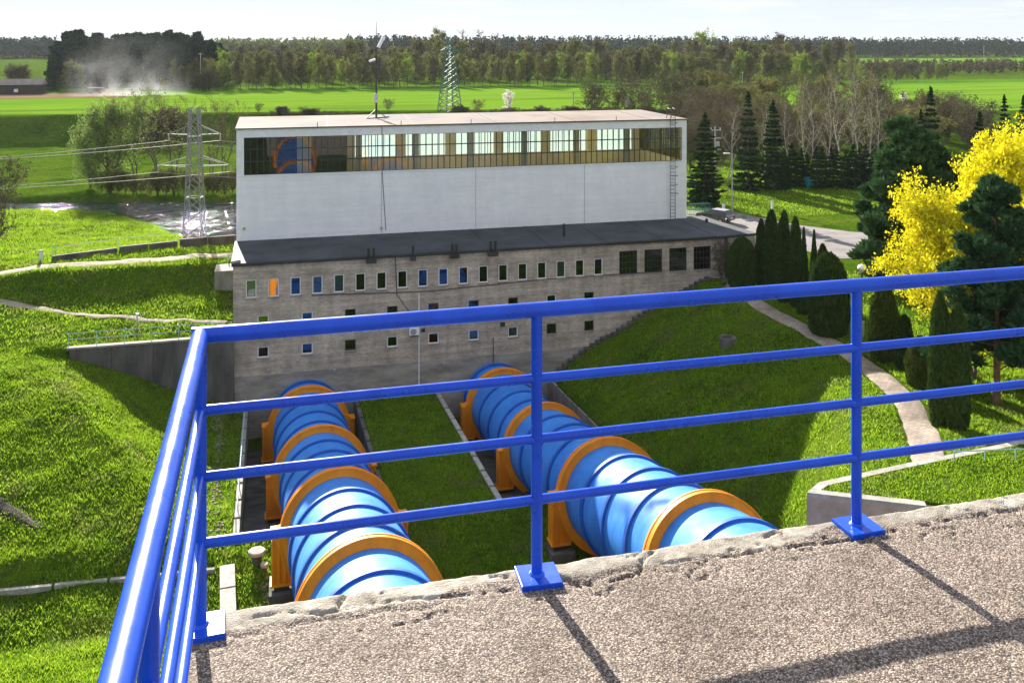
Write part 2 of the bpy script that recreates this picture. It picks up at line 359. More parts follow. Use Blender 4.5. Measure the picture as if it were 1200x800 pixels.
def mat_frost():
    m, n, l, b = new_mat('frosted_glazing'); n.remove(b)
    t = nd(n, 'ShaderNodeBsdfTranslucent'); t.inputs['Color'].default_value = (.34, .385, .375, 1)
    d = nd(n, 'ShaderNodeBsdfTransparent'); d.inputs['Color'].default_value = (.86, .92, .90, 1)
    x = nd(n, 'ShaderNodeMixShader'); x.inputs['Fac'].default_value = .5
    l.new(t.outputs[0], x.inputs[1]); l.new(d.outputs[0], x.inputs[2]); l.new(x.outputs[0], n['Material Output'].inputs['Surface']); return m
M['frost'] = mat_frost()
M['path'] = mat_noise('sandy_path', (.20, .165, .12), (.33, .28, .21), 1.6, .95, .4, 12)
M['paver'] = mat_brick('paving_blocks', ((.38, .32, .27), (.28, .24, .205)), (.15, .13, .11), bw=.4, bh=.2, stain_amt=.7, stripe=False, flat=True)
M['asphalt'] = mat_noise('worn_pale_asphalt', (.15, .135, .13), (.22, .20, .195), .4, .95, .2, 10)
M['crop'] = mat_noise('young_crop', (.070, .145, .012), (.13, .23, .018), .028, .95, .5, 1.2, c3=(.085, .185, .013), stretch=(.35, 1.6, 1), spec=0, bdist=.2)
M['soil'] = mat_noise('ploughed_soil', (.14, .09, .06), (.23, .155, .105), .2, .95, .6, 1.0, stretch=(.3, 2, 1), spec=0)
M['meadow'] = mat_noise('far_meadow', (.05, .13, .01), (.085, .17, .014), .02, .95, spec=0)
M['bark'] = mat_noise('grey_brown_bark', (.06, .048, .038), (.15, .125, .10), 3, .95, .5, 20, stretch=(1, 1, .2))
M['bark_pale'] = mat_noise('pale_birch_bark', (.30, .27, .22), (.50, .46, .40), 2, .9, stretch=(1, 1, 1.5))
M['twig'] = mat_noise('brown_twigs', (.075, .058, .042), (.14, .108, .08), 2, .95)
M['pine_bark'] = mat_noise('pine_bark', (.10, .055, .035), (.20, .12, .075), 3, .95, .5, 20)
M['l_spruce'] = mat_leaf('spruce_needles', (.012, .026, .012), (.022, .048, .02), (.04, .075, .03), .12)
M['l_pine'] = mat_leaf('pine_needles', (.024, .058, .024), (.046, .10, .038), (.08, .155, .055), .15)
M['l_thuja'] = mat_leaf('thuja_scale_leaves', (.022, .045, .012), (.042, .078, .018), (.075, .12, .028), .15)
M['l_thuja_olive'] = mat_leaf('olive_thuja_leaves', (.035, .055, .012), (.065, .095, .018), (.11, .14, .03), .15)
M['l_willow'] = mat_leaf('young_willow_leaves', (.10, .16, .03), (.17, .25, .06), (.26, .34, .10), .45)
M['l_alder'] = mat_leaf('sparse_spring_leaves', (.075, .080, .026), (.13, .135, .042), (.20, .20, .06), .35, obj_var=.55)
M['l_brown'] = mat_leaf('budding_brown_twigs', (.062, .056, .032), (.105, .092, .052), (.16, .138, .08), .15, obj_var=.4)
M['l_fresh'] = mat_leaf('fresh_green_leaves', (.10, .15, .02), (.16, .22, .03), (.24, .30, .05), .45)
M['l_yellow'] = mat_leaf('yellow_blossom', (.42, .36, .010), (.74, .68, .016), (.88, .85, .05), .30, obj_var=0)
M['l_white'] = mat_leaf('white_blossom', (.6, .56, .50), (.75, .72, .68), (.8, .78, .75), .3)
M['l_far'] = mat_leaf('distant_pine_crowns', (.012, .026, .02), (.02, .042, .028), (.032, .062, .036), .05, obj_var=0)
M['l_hazel'] = mat_leaf('distant_pale_wood', (.07, .10, .03), (.11, .145, .045), (.16, .19, .06), .2, obj_var=0)
def mat_grass():
    m, n, l, b = new_mat('grass_blades')
    g = nd(n, 'ShaderNodeNewGeometry')
    def noise(sc, d=5):
        t = nd(n, 'ShaderNodeTexNoise'); setin(t, Scale=sc, Detail=d, Roughness=.65); l.new(g.outputs['Position'], t.inputs['Vector']); return t
    r = ramp(n, [(0., (.125, .235, .010)), (.5, (.215, .35, .016)), (1., (.33, .44, .034))]); l.new(g.outputs['Random Per Island'], r.inputs['Fac'])
    r2 = ramp(n, [(0., (.12, .12, .05)), (.6, (.23, .22, .085)), (1., (.38, .33, .17))]); l.new(g.outputs['Random Per Island'], r2.inputs['Fac'])
    r3 = ramp(n, [(0., (.075, .16, .010)), (1., (.14, .26, .014))]); l.new(g.outputs['Random Per Island'], r3.inputs['Fac'])
    a = noise(.33, 6); f = ramp(n, [(.52, (0, 0, 0)), (.72, (.7, .7, .7))]); l.new(a.outputs['Fac'], f.inputs['Fac'])
    c = noise(.9, 5); f2 = ramp(n, [(.46, (0, 0, 0)), (.66, (.8, .8, .8))]); l.new(c.outputs['Fac'], f2.inputs['Fac'])
    m1 = nd(n, 'ShaderNodeMix', data_type='RGBA'); l.new(f2.outputs['Color'], m1.inputs['Factor']); l.new(r.outputs['Color'], m1.inputs['A']); l.new(r3.outputs['Color'], m1.inputs['B'])
    m2 = nd(n, 'ShaderNodeMix', data_type='RGBA'); l.new(f.outputs['Color'], m2.inputs['Factor']); l.new(m1.outputs['Result'], m2.inputs['A']); l.new(r2.outputs['Color'], m2.inputs['B'])
    col_ = m2.outputs['Result']; l.new(col_, b.inputs['Base Color']); setin(b, Roughness=.7); b.inputs['Specular IOR Level'].default_value = .15
    tr = nd(n, 'ShaderNodeBsdfTranslucent'); l.new(col_, tr.inputs['Color'])
    x = nd(n, 'ShaderNodeMixShader'); x.inputs['Fac'].default_value = .55; l.new(b.outputs[0], x.inputs[1]); l.new(tr.outputs[0], x.inputs[2]); l.new(x.outputs[0], n['Material Output'].inputs['Surface'])
    return m
M['l_grass'] = mat_grass()

# ------------------------------------------------------------------ terrain heights
BX0, BX1, BXE = -2.7, 39.5, 42.6           # power station, its annex end
BY0, BY1, BY2 = 75.0, 82.8, 94.3           # lower front, hall front, hall back
ZR, ZT = -16.7, -6.87                      # low roof, hall roof
RIVER = -24.0
def axis_z(Y): return np.interp(Y, [3.7, 36, 48, 60, 64, 68, 72, 76], [-15.3, -22.2, -24.75, -27.25, -27.95, -28.5, -28.85, -28.9])
def zpit(Y): return np.interp(Y, [-40, 3, 42, 47, 52.5, 75], [-15, -18.2, -26.6, -27.7, -26.8, -28.1])
def bank_s(X): return np.interp(X, [-300, -60, -40, -30, -22, -14, -9.5, -8, 44, 46], [175, 152, 147.5, 145, 141, 127, 114, 96, 96, 140])
def bank_n(X): return np.interp(X, [-300, -60, -40, -6, 40, 46], [188, 163, 158.5, 150, 150, 141])
TR = ((-1.6, 6.6), (13.4, 23.0))
def edge_y(X): return np.interp(X, [-110, -40, 20, 60, 110, 200], [246, 241, 236, 231, 214, 190])     # brow of the valley, where the crop begins
def height(X, Y, noise=True):
    X, Y = np.asarray(X, float), np.asarray(Y, float)
    zp = zpit(Y)
    # left of the pipes: grassed bank
    rise = np.minimum(-2.6 - X, (Y - 50.6) * .62)
    rise = rise + (fbm(X * .12, Y * .12, 5) - .5) * 1.6
    cap = np.interp(X, [-60, -30, -14], [-21.4, -21.8, -22.35])
    left = zp + .47 * np.clip(rise, 0, None)
    k = .8; left = -k * np.log(np.exp(-np.clip(left - cap, -30, 30) / k) + 1) + cap   # soft cap
    left = np.where(rise <= .0, zp, left)
    left = np.minimum(left, zp + .47 * np.clip(rise, 0, None) + .02)
    # behind the wing wall: lawn, upper berm with the upper path, then down to the river
    lawn = np.interp(Y, [75, 78, 84, 86.2, 88, 95.5, 101, 116, 150], [-22.35, -21.9, -21.35, -20.9, -19.45, -19.4, -20.3, -22.0, -23.2])
    w = sstep(-34, -18, X)
    lawn = lawn * w + np.interp(Y, [75, 85, 95, 150], [-21.4, -20.6, -20.3, -23.0]) * (1 - w)
    lft = np.where(Y >= 74.85, lawn, left)
    # right of the pipes
    toe = 22.9; top = np.interp(Y, [34, 36, 38, 45, 55, 75], [24.2, 25, 27.2, 31.6, 35.4, 37.6]); zt = np.interp(Y, [34, 40, 50, 75], [-19.25, -19.9, -20.3, -20.5])
    u = np.clip((X - toe) / (top - toe), 0, 1)
    right = zp + (zt - zp) * np.where(u < 1, u ** .82, 1)
    right = np.where(Y < 34.2, np.where(X > 44, -24, np.minimum(zp, -23.5)), right)
    z = np.where(X < -2.6, lft, np.where(X > toe, right, zp))
    # trenches
    for a, b in TR:
        z = np.where((X > a) & (X < b) & (Y > 52.55) & (Y < 75.6), axis_z(Y) - 2.62, z)
    # beyond the front line of the station
    yard = -20.5 + (fbm(X * .05, Y * .05, 9) - .5) * .05
    back = np.where(X < -2.6, lawn, yard)
    z = np.where((Y >= 74.85) & (X > -2.6), np.where((X < BXE - .1) & (Y < BY2 + .5), -30.5, np.where(X > 25, yard, zp)), z)
    z = np.where(Y > BY2 + .5, back, z)
    # river channel
    ys, yn = bank_s(X), bank_n(X)
    inside = np.minimum(Y - ys, yn - Y)
    ch = RIVER - 1.5 + 2.4 * (1 - sstep(-2.5, 2.0, inside))
    z = np.where((X < 46) & (Y > 95), np.minimum(z, np.where(inside > -2.5, ch, 1e3)), z)
    # north side: flood meadow, valley slope, plateau with fields, rising country
    gl = sstep(25, 50, X)
    Ye = edge_y(X)
    far_ = np.interp(Y, [400, 900, 1500, 2600, 6000], [-16.0, -11.5, -4, 3, 5])
    vn = np.where(Y > Ye, far_, np.interp(Y - Ye, [-90, -70, -14, -8, 0], [-23.2, -22.9, -22.2, -20.6, -16.0]))
    vr = np.where(Y > Ye, far_, np.interp(Y - Ye, [-75, -60, -8, 0], [-20.5, -20.2, -17.3, -16.0]))
    vn = vn * (1 - gl) + vr * gl
    bl = np.where(X < 46, sstep(0, 6, Y - yn), sstep(146, 160, Y))
    z = np.where(bl > 0, z * (1 - bl) + vn * bl, z)
    if noise:
        amp = np.where((X > -2.4) & (X < 23) & (Y > 52) & (Y < 76), .05, .22) * np.where(Y > edge_y(X) - 2, 0, 1)
        amp = np.where((X > 43) & (Y > 76) & (Y < 130), .015, amp)
        z = z + (fbm(X * .45, Y * .45, 3, 4) - .5) * amp * 2
    return z

def lines(a, b, fine, lo, hi, g=1.16):
    c = list(np.arange(a, b + 1e-6, fine)); s = fine; v = b
    while v < hi: s = min(s * g, 400); v += s; c.append(v)
    s = fine; v = a
    while v > lo: s = min(s * g, 400); v -= s; c.insert(0, v)
    return c
xs = lines(-45, 62, .55, -5000, 5000); ys = sorted(lines(28, 100, .55, -300, 100.01, 1.12) + list(np.arange(102, 262, 1.5)) + lines(262, 263, 2.0, 262, 9000, 1.12)[1:])
xs = np.array(sorted([x for x in xs if min(abs(x - e) for e in (-2.6, -1.6, 6.6, 13.4, 23.0, 22.9, BXE - .1)) > .16] + [-2.66, -2.58, -1.63, -1.57, 6.57, 6.63, 13.37, 13.43, 22.88, 22.95, 22.98, 23.03, BXE - .14, BXE - .06]))
ys = np.array(sorted([y for y in ys if min(abs(y - e) for e in (52.55, 74.85, BY2 + .5, 34.2)) > .16] + [52.52, 52.58, 74.8, 74.9, BY2 + .45, BY2 + .55, 34.15, 34.25]))
GX, GY = np.meshgrid(xs, ys); GZ = height(GX, GY)
nx, ny = len(xs), len(ys)
idx = np.arange(nx * ny).reshape(ny, nx)
quads = np.stack([idx[:-1, :-1], idx[:-1, 1:], idx[1:, 1:], idx[1:, :-1]], -1).reshape(-1, 4)
gme = fast_mesh('ground', np.stack([GX, GY, GZ], -1).reshape(-1, 3), [quads], True)
tag(link('ground', gme, M['ground']), kind='structure')
def zh(x, y): return float(height(np.array([x]), np.array([y]))[0])

def sheet(name, mat, xs_, ys_, dz, mask=None, nz_=False):
    X, Y = np.meshgrid(xs_, ys_); Z = height(X, Y, nz_) + dz
    i = np.arange(X.size).reshape(X.shape)
    q = np.stack([i[:-1, :-1], i[:-1, 1:], i[1:, 1:], i[1:, :-1]], -1).reshape(-1, 4)
    return tag(link(name, fast_mesh(name, np.stack([X, Y, Z], -1).reshape(-1, 3), [q], True), mat), kind='structure')
def ribbon(name, mat, pts, w, dz=.05, wob=.12, seed=1):
    """path that lies on the terrain along a polyline"""
    pts = np.array(pts, float); seg = np.linalg.norm(np.diff(pts, axis=0), axis=1); s = np.concatenate([[0], np.cumsum(seg)])
    n = int(s[-1] / .5) + 2; t = np.linspace(0, s[-1], n); P = np.stack([np.interp(t, s, pts[:, 0]), np.interp(t, s, pts[:, 1])], -1)
    for _ in range(6): P[1:-1] = (P[:-2] + P[2:] + 2 * P[1:-1]) / 4
    T = np.gradient(P, axis=0); T /= np.linalg.norm(T, axis=1)[:, None]; N = np.stack([-T[:, 1], T[:, 0]], -1)
    V = []; K = 7
    for k in range(K):
        o = (k / (K - 1) - .5) * w
        edge = abs(k - (K - 1) / 2) / ((K - 1) / 2)
        q = P + N * (o + (vnoise(t * 1.3, t * 0 + k, seed) - .5)[:, None] * wob * 2 * edge)
        z = height(q[:, 0], q[:, 1]) + dz - (.06 if edge > .9 else 0)
        V.append(np.column_stack([q, z]))
    V = np.stack(V, 1).reshape(-1, 3); i = np.arange(n * K).reshape(n, K)
    q = np.stack([i[:-1, :-1], i[:-1, 1:], i[1:, 1:], i[1:, :-1]], -1).reshape(-1, 4)
    return tag(link(name, fast_mesh(name, V, [q], True), mat), kind='structure')

# river surface
bxs = np.linspace(-320, 46, 120); Vr = []
for x in bxs: Vr += [(x, bank_s(x) - 3, RIVER), (x, bank_n(x) + 3, RIVER)]
tag(link('river', fast_mesh('river', Vr, [np.array([(2 * i, 2 * i + 2, 2 * i + 3, 2 * i + 1) for i in range(len(bxs) - 1)])]), M['water']), kind='structure')
# fields on the plateau
FXS = np.arange(-330, 541, 15.0); TT = np.array([0, .03, .1, .25, .5, .75, 1.0])
def field(name, mat, x0, x1, ya, yb, dz):
    X = FXS[(FXS >= x0) & (FXS <= x1)]; A = np.array([ya(x) for x in X]); B = np.array([yb(x) for x in X])
    XX_ = np.tile(X, (len(TT), 1)); YY_ = A[None] + (B - A)[None] * TT[:, None]; Z = height(XX_, YY_, False) + dz
    i = np.arange(XX_.size).reshape(XX_.shape); q = np.stack([i[:-1, :-1], i[:-1, 1:], i[1:, 1:], i[1:, :-1]], -1).reshape(-1, 4)
    tag(link(name, fast_mesh(name, np.stack([XX_, YY_, Z], -1).reshape(-1, 3), [q], True), mat), kind='structure')
field('crop_field', M['crop'], -330, 540, lambda x: float(edge_y(x)) + 2.5, lambda x: 362, .05)
field('ploughed_field', M['soil'], -330, -45, lambda x: 322, lambda x: 358, .12)
field('meadow_strip', M['meadow'], -330, 540, lambda x: 362.2, lambda x: 398, .05)
sheet('far_field', M['crop'], np.array([160, 300, 500, 700, 900, 1300]), np.array([640, 700, 820, 900]), .4)
sheet('hillside_field', M['crop'], np.array([-700, -500, -360, -235]), np.array([520, 600, 700, 800, 880]), .4)
# paths and yard
ribbon('upper_path', M['path'], [(-60, 90.4), (-40, 89.8), (-23, 89.6), (-12, 90.6), (-3.3, 91.0)], 1.9)
ribbon('lower_path', M['path'], [(-60, 93), (-40, 90.5), (-23, 85.7), (-15, 81.5), (-9, 79.0), (-3.3, 77.4)], .75, wob=.18, seed=4)
ribbon('paved_path', M['paver'], [(42, 74.2), (38.6, 72), (37.7, 66), (37.6, 58), (37.0, 51), (35.2, 45), (32.4, 40.2), (29.8, 36.6)], 1.55, .06, .03, 7)
def poly_sheet(name, mat, pts, dz, z=None):
    V = [(p[0], p[1], (zh(p[0], p[1]) if z is None else z) + dz) for p in pts]
    me = bpy.data.meshes.new(name); me.from_pydata(V, [], [tuple(range(len(V)))]); me.update()
    return tag(link(name, me, mat), kind='structure')
poly_sheet('car_park', M['asphalt'], [at(a, b, -20.28)[:2] for a, b in ((790, 244), (862, 247), (885, 252), (935, 262), (1000, 270), (1120, 275), (1120, 300), (985, 301), (935, 290), (900, 283), (888, 300), (882, 338), (846, 341), (842, 300), (800, 270))], 0, -20.45)

# ------------------------------------------------------------------ intake platform in the foreground
SZ, SEDGE, SLEFT = -2.2, 3.785, -.315
u1 = list(np.arange(SLEFT, 4.6, .011)) + list(np.arange(4.7, 40, 1.2))
v1 = [0, .006, .014] + list(np.arange(.025, 1.55, .011)) + list(np.arange(1.6, 14, .8))
U, Vd = np.meshgrid(np.array(u1), np.array(v1))
edge = SEDGE + (fbm(U * 3.1, U * 0, 21, 5) - .5) * .028 + (fbm(U * 14, U * 0, 22, 3) - .5) * .014
YY = edge - Vd
XX = U + np.where(U < SLEFT + .02, (fbm(YY * 4, YY * 0, 31) - .5) * .03, 0)
rim_w = .125 + (fbm(U * 2.4, U * 0, 23, 4) - .5) * .17
rim = 1 - sstep(rim_w - .035, rim_w + .02, Vd)
ZZ = SZ + (fbm(XX * 1.3, YY * 1.3, 24, 3) - .5) * .012 + (fbm(XX * 22, YY * 22, 25, 3) - .5) * .005
ZZ += rim * (.003 + (fbm(XX * 9, YY * 9, 26, 4) - .5) * .010)
crk = np.abs(fbm(XX * 3.3 + 2, YY * 5.2, 27, 4) - .5)                       # cracks in the rim skin
crk2 = np.abs(Vd - rim_w - .02 + (fbm(XX * 6, YY * 2, 28, 4) - .5) * .06)
ZZ -= np.where(Vd < .3, .016 * (1 - sstep(.003, .010, crk)), 0) * (fbm(XX * 1.1, YY * 1.1, 29) > .5)
ZZ -= .007 * (1 - sstep(.003, .010, crk2)) * (fbm(XX * 2.1, YY, 30) > .47)
def carve(pts, w, dep):
    global ZZ
    P2 = np.array([at(a, b, SZ)[:2] for a, b in pts])
    wob = (fbm(XX * 16, YY * 16, 51, 3) - .5) * .05
    for p_, q_ in zip(P2[:-1], P2[1:]):
        v_ = q_ - p_; t_ = np.clip(((XX - p_[0]) * v_[0] + (YY - p_[1]) * v_[1]) / (v_ @ v_), 0, 1)
        d_ = np.hypot(XX - p_[0] - v_[0] * t_ + wob, YY - p_[1] - v_[1] * t_ + wob * .6); ZZ = ZZ - dep * (1 - sstep(w * .5, w * 1.3, d_))
carve([(652, 676), (678, 686), (720, 678), (748, 672), (754, 656), (766, 645)], .009, .02)
carve([(300, 722), (345, 716), (380, 718), (440, 706), (520, 699), (600, 690)], .008, .014)
carve([(775, 660), (850, 652), (930, 640), (1010, 630), (1100, 612), (1200, 594)], .008, .013)
carve([(395, 712), (402, 700), (415, 694)], .008, .016)
carve([(880, 646), (900, 628), (912, 622)], .008, .014)
ZZ -= .03 * (1 - sstep(0, .02, Vd))                                           # worn arris
rows = [np.stack([XX, YY, ZZ], -1)]
fr = []
for dz in (.06, .25, 1.0, 6.0, 28.0):
    fr.append(np.stack([XX[0], YY[0] - .01 + (fbm(XX[0] * 6, XX[0] * 0 + dz, 33) - .5) * .02, np.full_like(XX[0], SZ - dz)], -1))
P = np.concatenate([np.stack(fr[::-1]), rows[0]]); rimA = np.concatenate([np.ones((5, P.shape[1])) * .9, rim])
i = np.arange(P.shape[0] * P.shape[1]).reshape(P.shape[:2])
q = np.stack([i[:-1, :-1], i[:-1, 1:], i[1:, 1:], i[1:, :-1]], -1).reshape(-1, 4)[:, ::-1]
sme = fast_mesh('platform', P.reshape(-1, 3), [q], True)
a_ = sme.attributes.new('rim', 'FLOAT', 'POINT'); a_.data.foreach_set('value', rimA.ravel().astype(np.float32))
tag(link('platform', sme, M['slab']), kind='structure')
tag(MB().box2((SLEFT + .02, -10, -30), (39, 3.70, SZ - .06)).build('intake_block', M['concrete']), kind='structure')

# blue railing
RX, RY = -.252, 3.68
ZTOP, ZRAIL = -1.087, (-1.372, -1.624, -1.875)
rail = thing('safety_railing', 'glossy blue tubular steel railing along the edge of the concrete platform', 'railing', (1.08, RY, SZ))
XR = 8.8; YB = -2.6
m = MB().tube([(RX - .03, RY, ZTOP), (XR, RY + .02, ZTOP)], .0315, 20); m.build('top_rail', M['blue_rail'], rail, True)
MB().tube([(RX, RY + .002, ZTOP + .001), (RX, YB, ZTOP + .001)], .0315, 20).build('top_rail', M['blue_rail'], rail, True)
for z in ZRAIL:
    MB().tube([(RX, RY, z), (XR, RY + .02, z)], .0195, 16).build('rail', M['blue_rail'], rail, True)
    MB().tube([(RX, RY, z), (RX, YB, z)], .0195, 16).build('rail', M['blue_rail'], rail, True)
for k, (x, y, rz) in enumerate(((RX, RY, .05), (1.077, RY, -.06), (2.61, RY + .01, .03), (4.14, RY + .015, 0), (5.67, RY + .02, 0), (7.2, RY + .02, 0), (8.73, RY + .02, 0), (RX, 2.13, 0), (RX, .6, 0), (RX, -.93, 0), (RX, -2.46, 0))):
    p = MB().tube([(x, y, SZ - .02), (x, y, ZTOP)], .0235, 18).build('post', M['blue_rail'], rail, True)
    w = MB().revolve((x, y, SZ + .016), [(.036, 0), (.031, .006), (.0245, .012)], 18)
    w.build('weld_bead', M['blue_rail'], p, True)
    MB().box((x + .006, y - .004, SZ + .006), (.172, .158, .026), rz).build('base_plate', M['blue_rail'], p, bevel=.003)

# ------------------------------------------------------------------ power station
ps = thing('power_station', 'long hydroelectric power station with white painted hall above a grey brown brick base', 'building', (18.4, 84, -21))
def wall_holes(mb, x0, x1, z0, z1, yf, th, holes):
    """front wall in the XZ plane with rectangular openings (x0,x1,z0,z1) and their reveals"""
    X = sorted({x0, x1, *[h[0] for h in holes], *[h[1] for h in holes]}); Z = sorted({z0, z1, *[h[2] for h in holes], *[h[3] for h in holes]})
    X = [a for a in X if x0 <= a <= x1]; Z = [a for a in Z if z0 <= a <= z1]
    for i in range(len(X) - 1):
        for j in range(len(Z) - 1):
            cx, cz = (X[i] + X[i + 1]) / 2, (Z[j] + Z[j + 1]) / 2
            if any(h[0] < cx < h[1] and h[2] < cz < h[3] for h in holes): continue
            for y, f in ((yf, (0, 1, 2, 3)), (yf + th, (3, 2, 1, 0))):
                mb.add([(X[i], y, Z[j]), (X[i + 1], y, Z[j]), (X[i + 1], y, Z[j + 1]), (X[i], y, Z[j + 1])], [f])
    for a, b, c, d in holes:
        y0, y1 = yf, yf + th
        mb.add([(a, y0, c), (b, y0, c), (b, y0, d), (a, y0, d), (a, y1, c), (b, y1, c), (b, y1, d), (a, y1, d)], [(0, 4, 5, 1), (1, 5, 6, 2), (2, 6, 7, 3), (3, 7, 4, 0)])
    return mb
tallX = [-1.34 + 1.697 * k for k in range(18)]; sqX = [-.43 + 3.385 * k for k in range(9)]; bigX = [30.26 + 2.35 * k for k in range(4)]
TW, THh, SQ, BW, BH = .80, 1.42, .86, 1.68, 2.05
ZTALL, ZMID, ZLOW, ZBIG = -18.83, -21.38, -23.84, -18.62
holes = [(x - TW / 2, x + TW / 2, ZTALL - THh / 2, ZTALL + THh / 2) for x in tallX]
holes += [(x - SQ / 2, x + SQ / 2, z - SQ / 2, z + SQ / 2) for x in sqX for z in (ZMID, ZLOW)]
holes += [(x - BW / 2, x + BW / 2, ZBIG - BH / 2, ZBIG + BH / 2) for x in bigX]
wall_holes(MB(), BX0, BX1, -25.6, ZR - .28, BY0, .42, holes).build('wall', M['brick'], ps)
MB().box2((BX0 - .04, BY0 - .05, -31), (BX1, BY0 + .4, -25.6)).build('plinth', M['plinth'], ps, bevel=.03)
MB().box2((BX0, BY0 + .42, -31), (BX0 + .4, BY2, ZR - .28)).build('side_wall', M['brick'], ps)
MB().box2((BX1, BY0 + .06, -26), (BXE, BY0 + .42, ZR - .28)).build('annex_wall', M['plinth'], ps)
MB().box2((BXE - .4, BY0 + .42, -26), (BXE, BY1 + 1.5, ZR - .28)).build('annex_wall', M['plinth'], ps)
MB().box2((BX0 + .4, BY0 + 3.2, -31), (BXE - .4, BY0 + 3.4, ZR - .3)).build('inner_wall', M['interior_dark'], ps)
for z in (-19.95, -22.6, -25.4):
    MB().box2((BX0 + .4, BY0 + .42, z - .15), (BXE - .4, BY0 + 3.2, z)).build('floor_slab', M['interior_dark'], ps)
# low roof
rf = MB().add([(BX0 - .12, BY0 - .22, ZR - .26), (BX1 + .1, BY0 - .22, ZR - .26), (BX1 + .1, BY1, ZR - .26), (BX0 - .12, BY1, ZR - .26),
               (BX0 - .12, BY0 - .22, ZR - .02), (BX1 + .1, BY0 - .22, ZR - .02), (BX1 + .1, BY1, ZR + .12), (BX0 - .12, BY1, ZR + .12)],
              [(3, 2, 1, 0), (4, 5, 6, 7), (0, 1, 5, 4), (1, 2, 6, 5), (2, 3, 7, 6), (3, 0, 4, 7)])
lowroof = rf.build('low_roof', M['roof_dark'], ps)
MB().prism([(BX1 + .1, BY0 - .1), (BXE + .2, BY0 + .2), (BXE - .6, BY1 + 1.6), (BX1 + .1, BY1 + 1.6)], ZR - .27, ZR - .04).build('annex_roof', M['roof_dark'], ps)
MB().bar((BX0 - .12, BY0 - .27, ZR - .12), (BX1 + .1, BY0 - .27, ZR - .12), .09, .12).build('gutter', M['dark_metal'], lowroof)
MB().prism([(BX0 - .13, BY0 - .2), (BX0 + .55, BY0 + .3), (BX0 + .05, BY1 - .1), (BX0 - .13, BY1 - .1)], ZR - .02, ZR + .16).build('roof_edge', M['kerb'], lowroof)
for x in np.arange(BX0 + 5.2, BX1, 5.15):       # overlapping felt strips
    MB().bar((x, BY0 - .2, ZR + .0), (x, BY1 - .02, ZR + .135), .12, .03).build('felt_seam', M['roof_dark'], lowroof)
# hall
STZ0, STZ1 = -10.95, -7.70
wall_holes(MB(), BX0, BX1, ZR + .1, STZ0, BY1, .4, []).build('hall_wall', M['white_brick'], ps)
MB().box2((BX0, BY1 - .02, STZ1), (BX1, BY1 + .4, ZT - .12)).build('fascia', M['white_paint'], ps)
for x0, x1 in ((BX0, BX0 + .62), (BX1 - .5, BX1)): MB().box2((x0, BY1 - .01, STZ0), (x1, BY1 + .4, STZ1)).build('corner_pier', M['white_paint'], ps)
MB().box2((BX0, BY1 - .06, STZ0 - .10), (BX1, BY1 + .05, STZ0 + .005)).build('window_sill', M['white_paint'], ps)
for px in (447, 557.5, 685):
    x = at_y(px, 230, BY1)[0]; MB().box2((x - .025, BY1 - .012, ZR + .14), (x + .025, BY1 + .01, STZ0 - .11)).build('expansion_joint', M['steel'], ps)
x = at_y(447.5, 230, BY1)[0]
MB().tube([(x, BY1 - .06, ZT - .05), (x + .02, BY1 - .05, -11), (x + .35, BY1 - .05, ZR + .4)], .025, 6).build('cable', M['dark_metal'], ps)
# hall shell, inside ochre
def back_holes():
    out = []
    for k in range(8):
        c = BX0 + .2 + 5.15 * (k + .5) + .1; out.append((c - 2.1, c + 2.1, STZ0 - .05, STZ1 + .1))
    return out
bh = back_holes()
wall_holes(MB(), BX0, BX1, ZR - 2, ZT - .1, BY2 - .4, .4, bh).build('back_wall', M['ochre'], ps)
for a, b, c, d in bh:
    w = MB()
    for xx in np.linspace(a, b, 7): w.box2((xx - .03, BY2 - .28, c), (xx + .03, BY2 - .2, d))
    for zz in np.linspace(c, d, 4): w.box2((a, BY2 - .275, zz - .03), (b, BY2 - .205, zz + .03))
    wo = w.build('rear_window', M['mullion'], ps)
    MB().box2((a, BY2 - .245, c), (b, BY2 - .235, d)).build('pane', M['frost'], wo)
MB().box2((BX0 + .02, BY1 + .4, ZR - 2), (BX0 + .4, BY2 - .4, ZT - .1)).build('end_wall', M['ochre'], ps)
# right end: glazed in the same strip
eh = MB(); eh.box2((BX1 - .4, BY1 + .4, ZR - 2), (BX1 - .02, BY2 - .4, STZ0)); eh.box2((BX1 - .4, BY1 + .4, STZ1), (BX1 - .02, BY2 - .4, ZT - .1))
eh.build('end_wall', M['ochre'], ps)
ew = MB()
for yy in np.linspace(BY1 + .4, BY2 - .4, 20): ew.box2((BX1 - .25, yy - .03, STZ0), (BX1 - .18, yy + .03, STZ1))
for zz in np.linspace(STZ0, STZ1, 4): ew.box2((BX1 - .245, BY1 + .4, zz - .03), (BX1 - .185, BY2 - .4, zz + .03))
ewo = ew.build('end_window', M['mullion'], ps)
MB().box2((BX1 - .215, BY1 + .4, STZ0), (BX1 - .205, BY2 - .4, STZ1)).build('pane', M['glass'], ewo)
MB().box2((BX0 + .4, BY1 + .4, -14.4), (BX1 - .4, BY2 - .4, -14.2)).build('hall_floor', M['ochre'], ps)
MB().box2((BX0 + .4, BY1 + .4, ZT - .2), (BX1 - .4, BY2 - .4, ZT - .14)).build('ceiling', M['white_paint'], ps)
for k in range(9):
    x = BX0 + .2 + 5.15 * k
    if 0 < k < 8: MB().box2((x - .24, BY1 + .55, -14.2), (x + .24, BY1 + 1.05, ZT - .12)).build('column', M['interior_grey'], ps)
    if 0 < k < 8: MB().box2((x - .5, BY2 - .75, -14.2), (x + .5, BY2 - .402, ZT - .12)).build('pier', M['ochre'], ps)
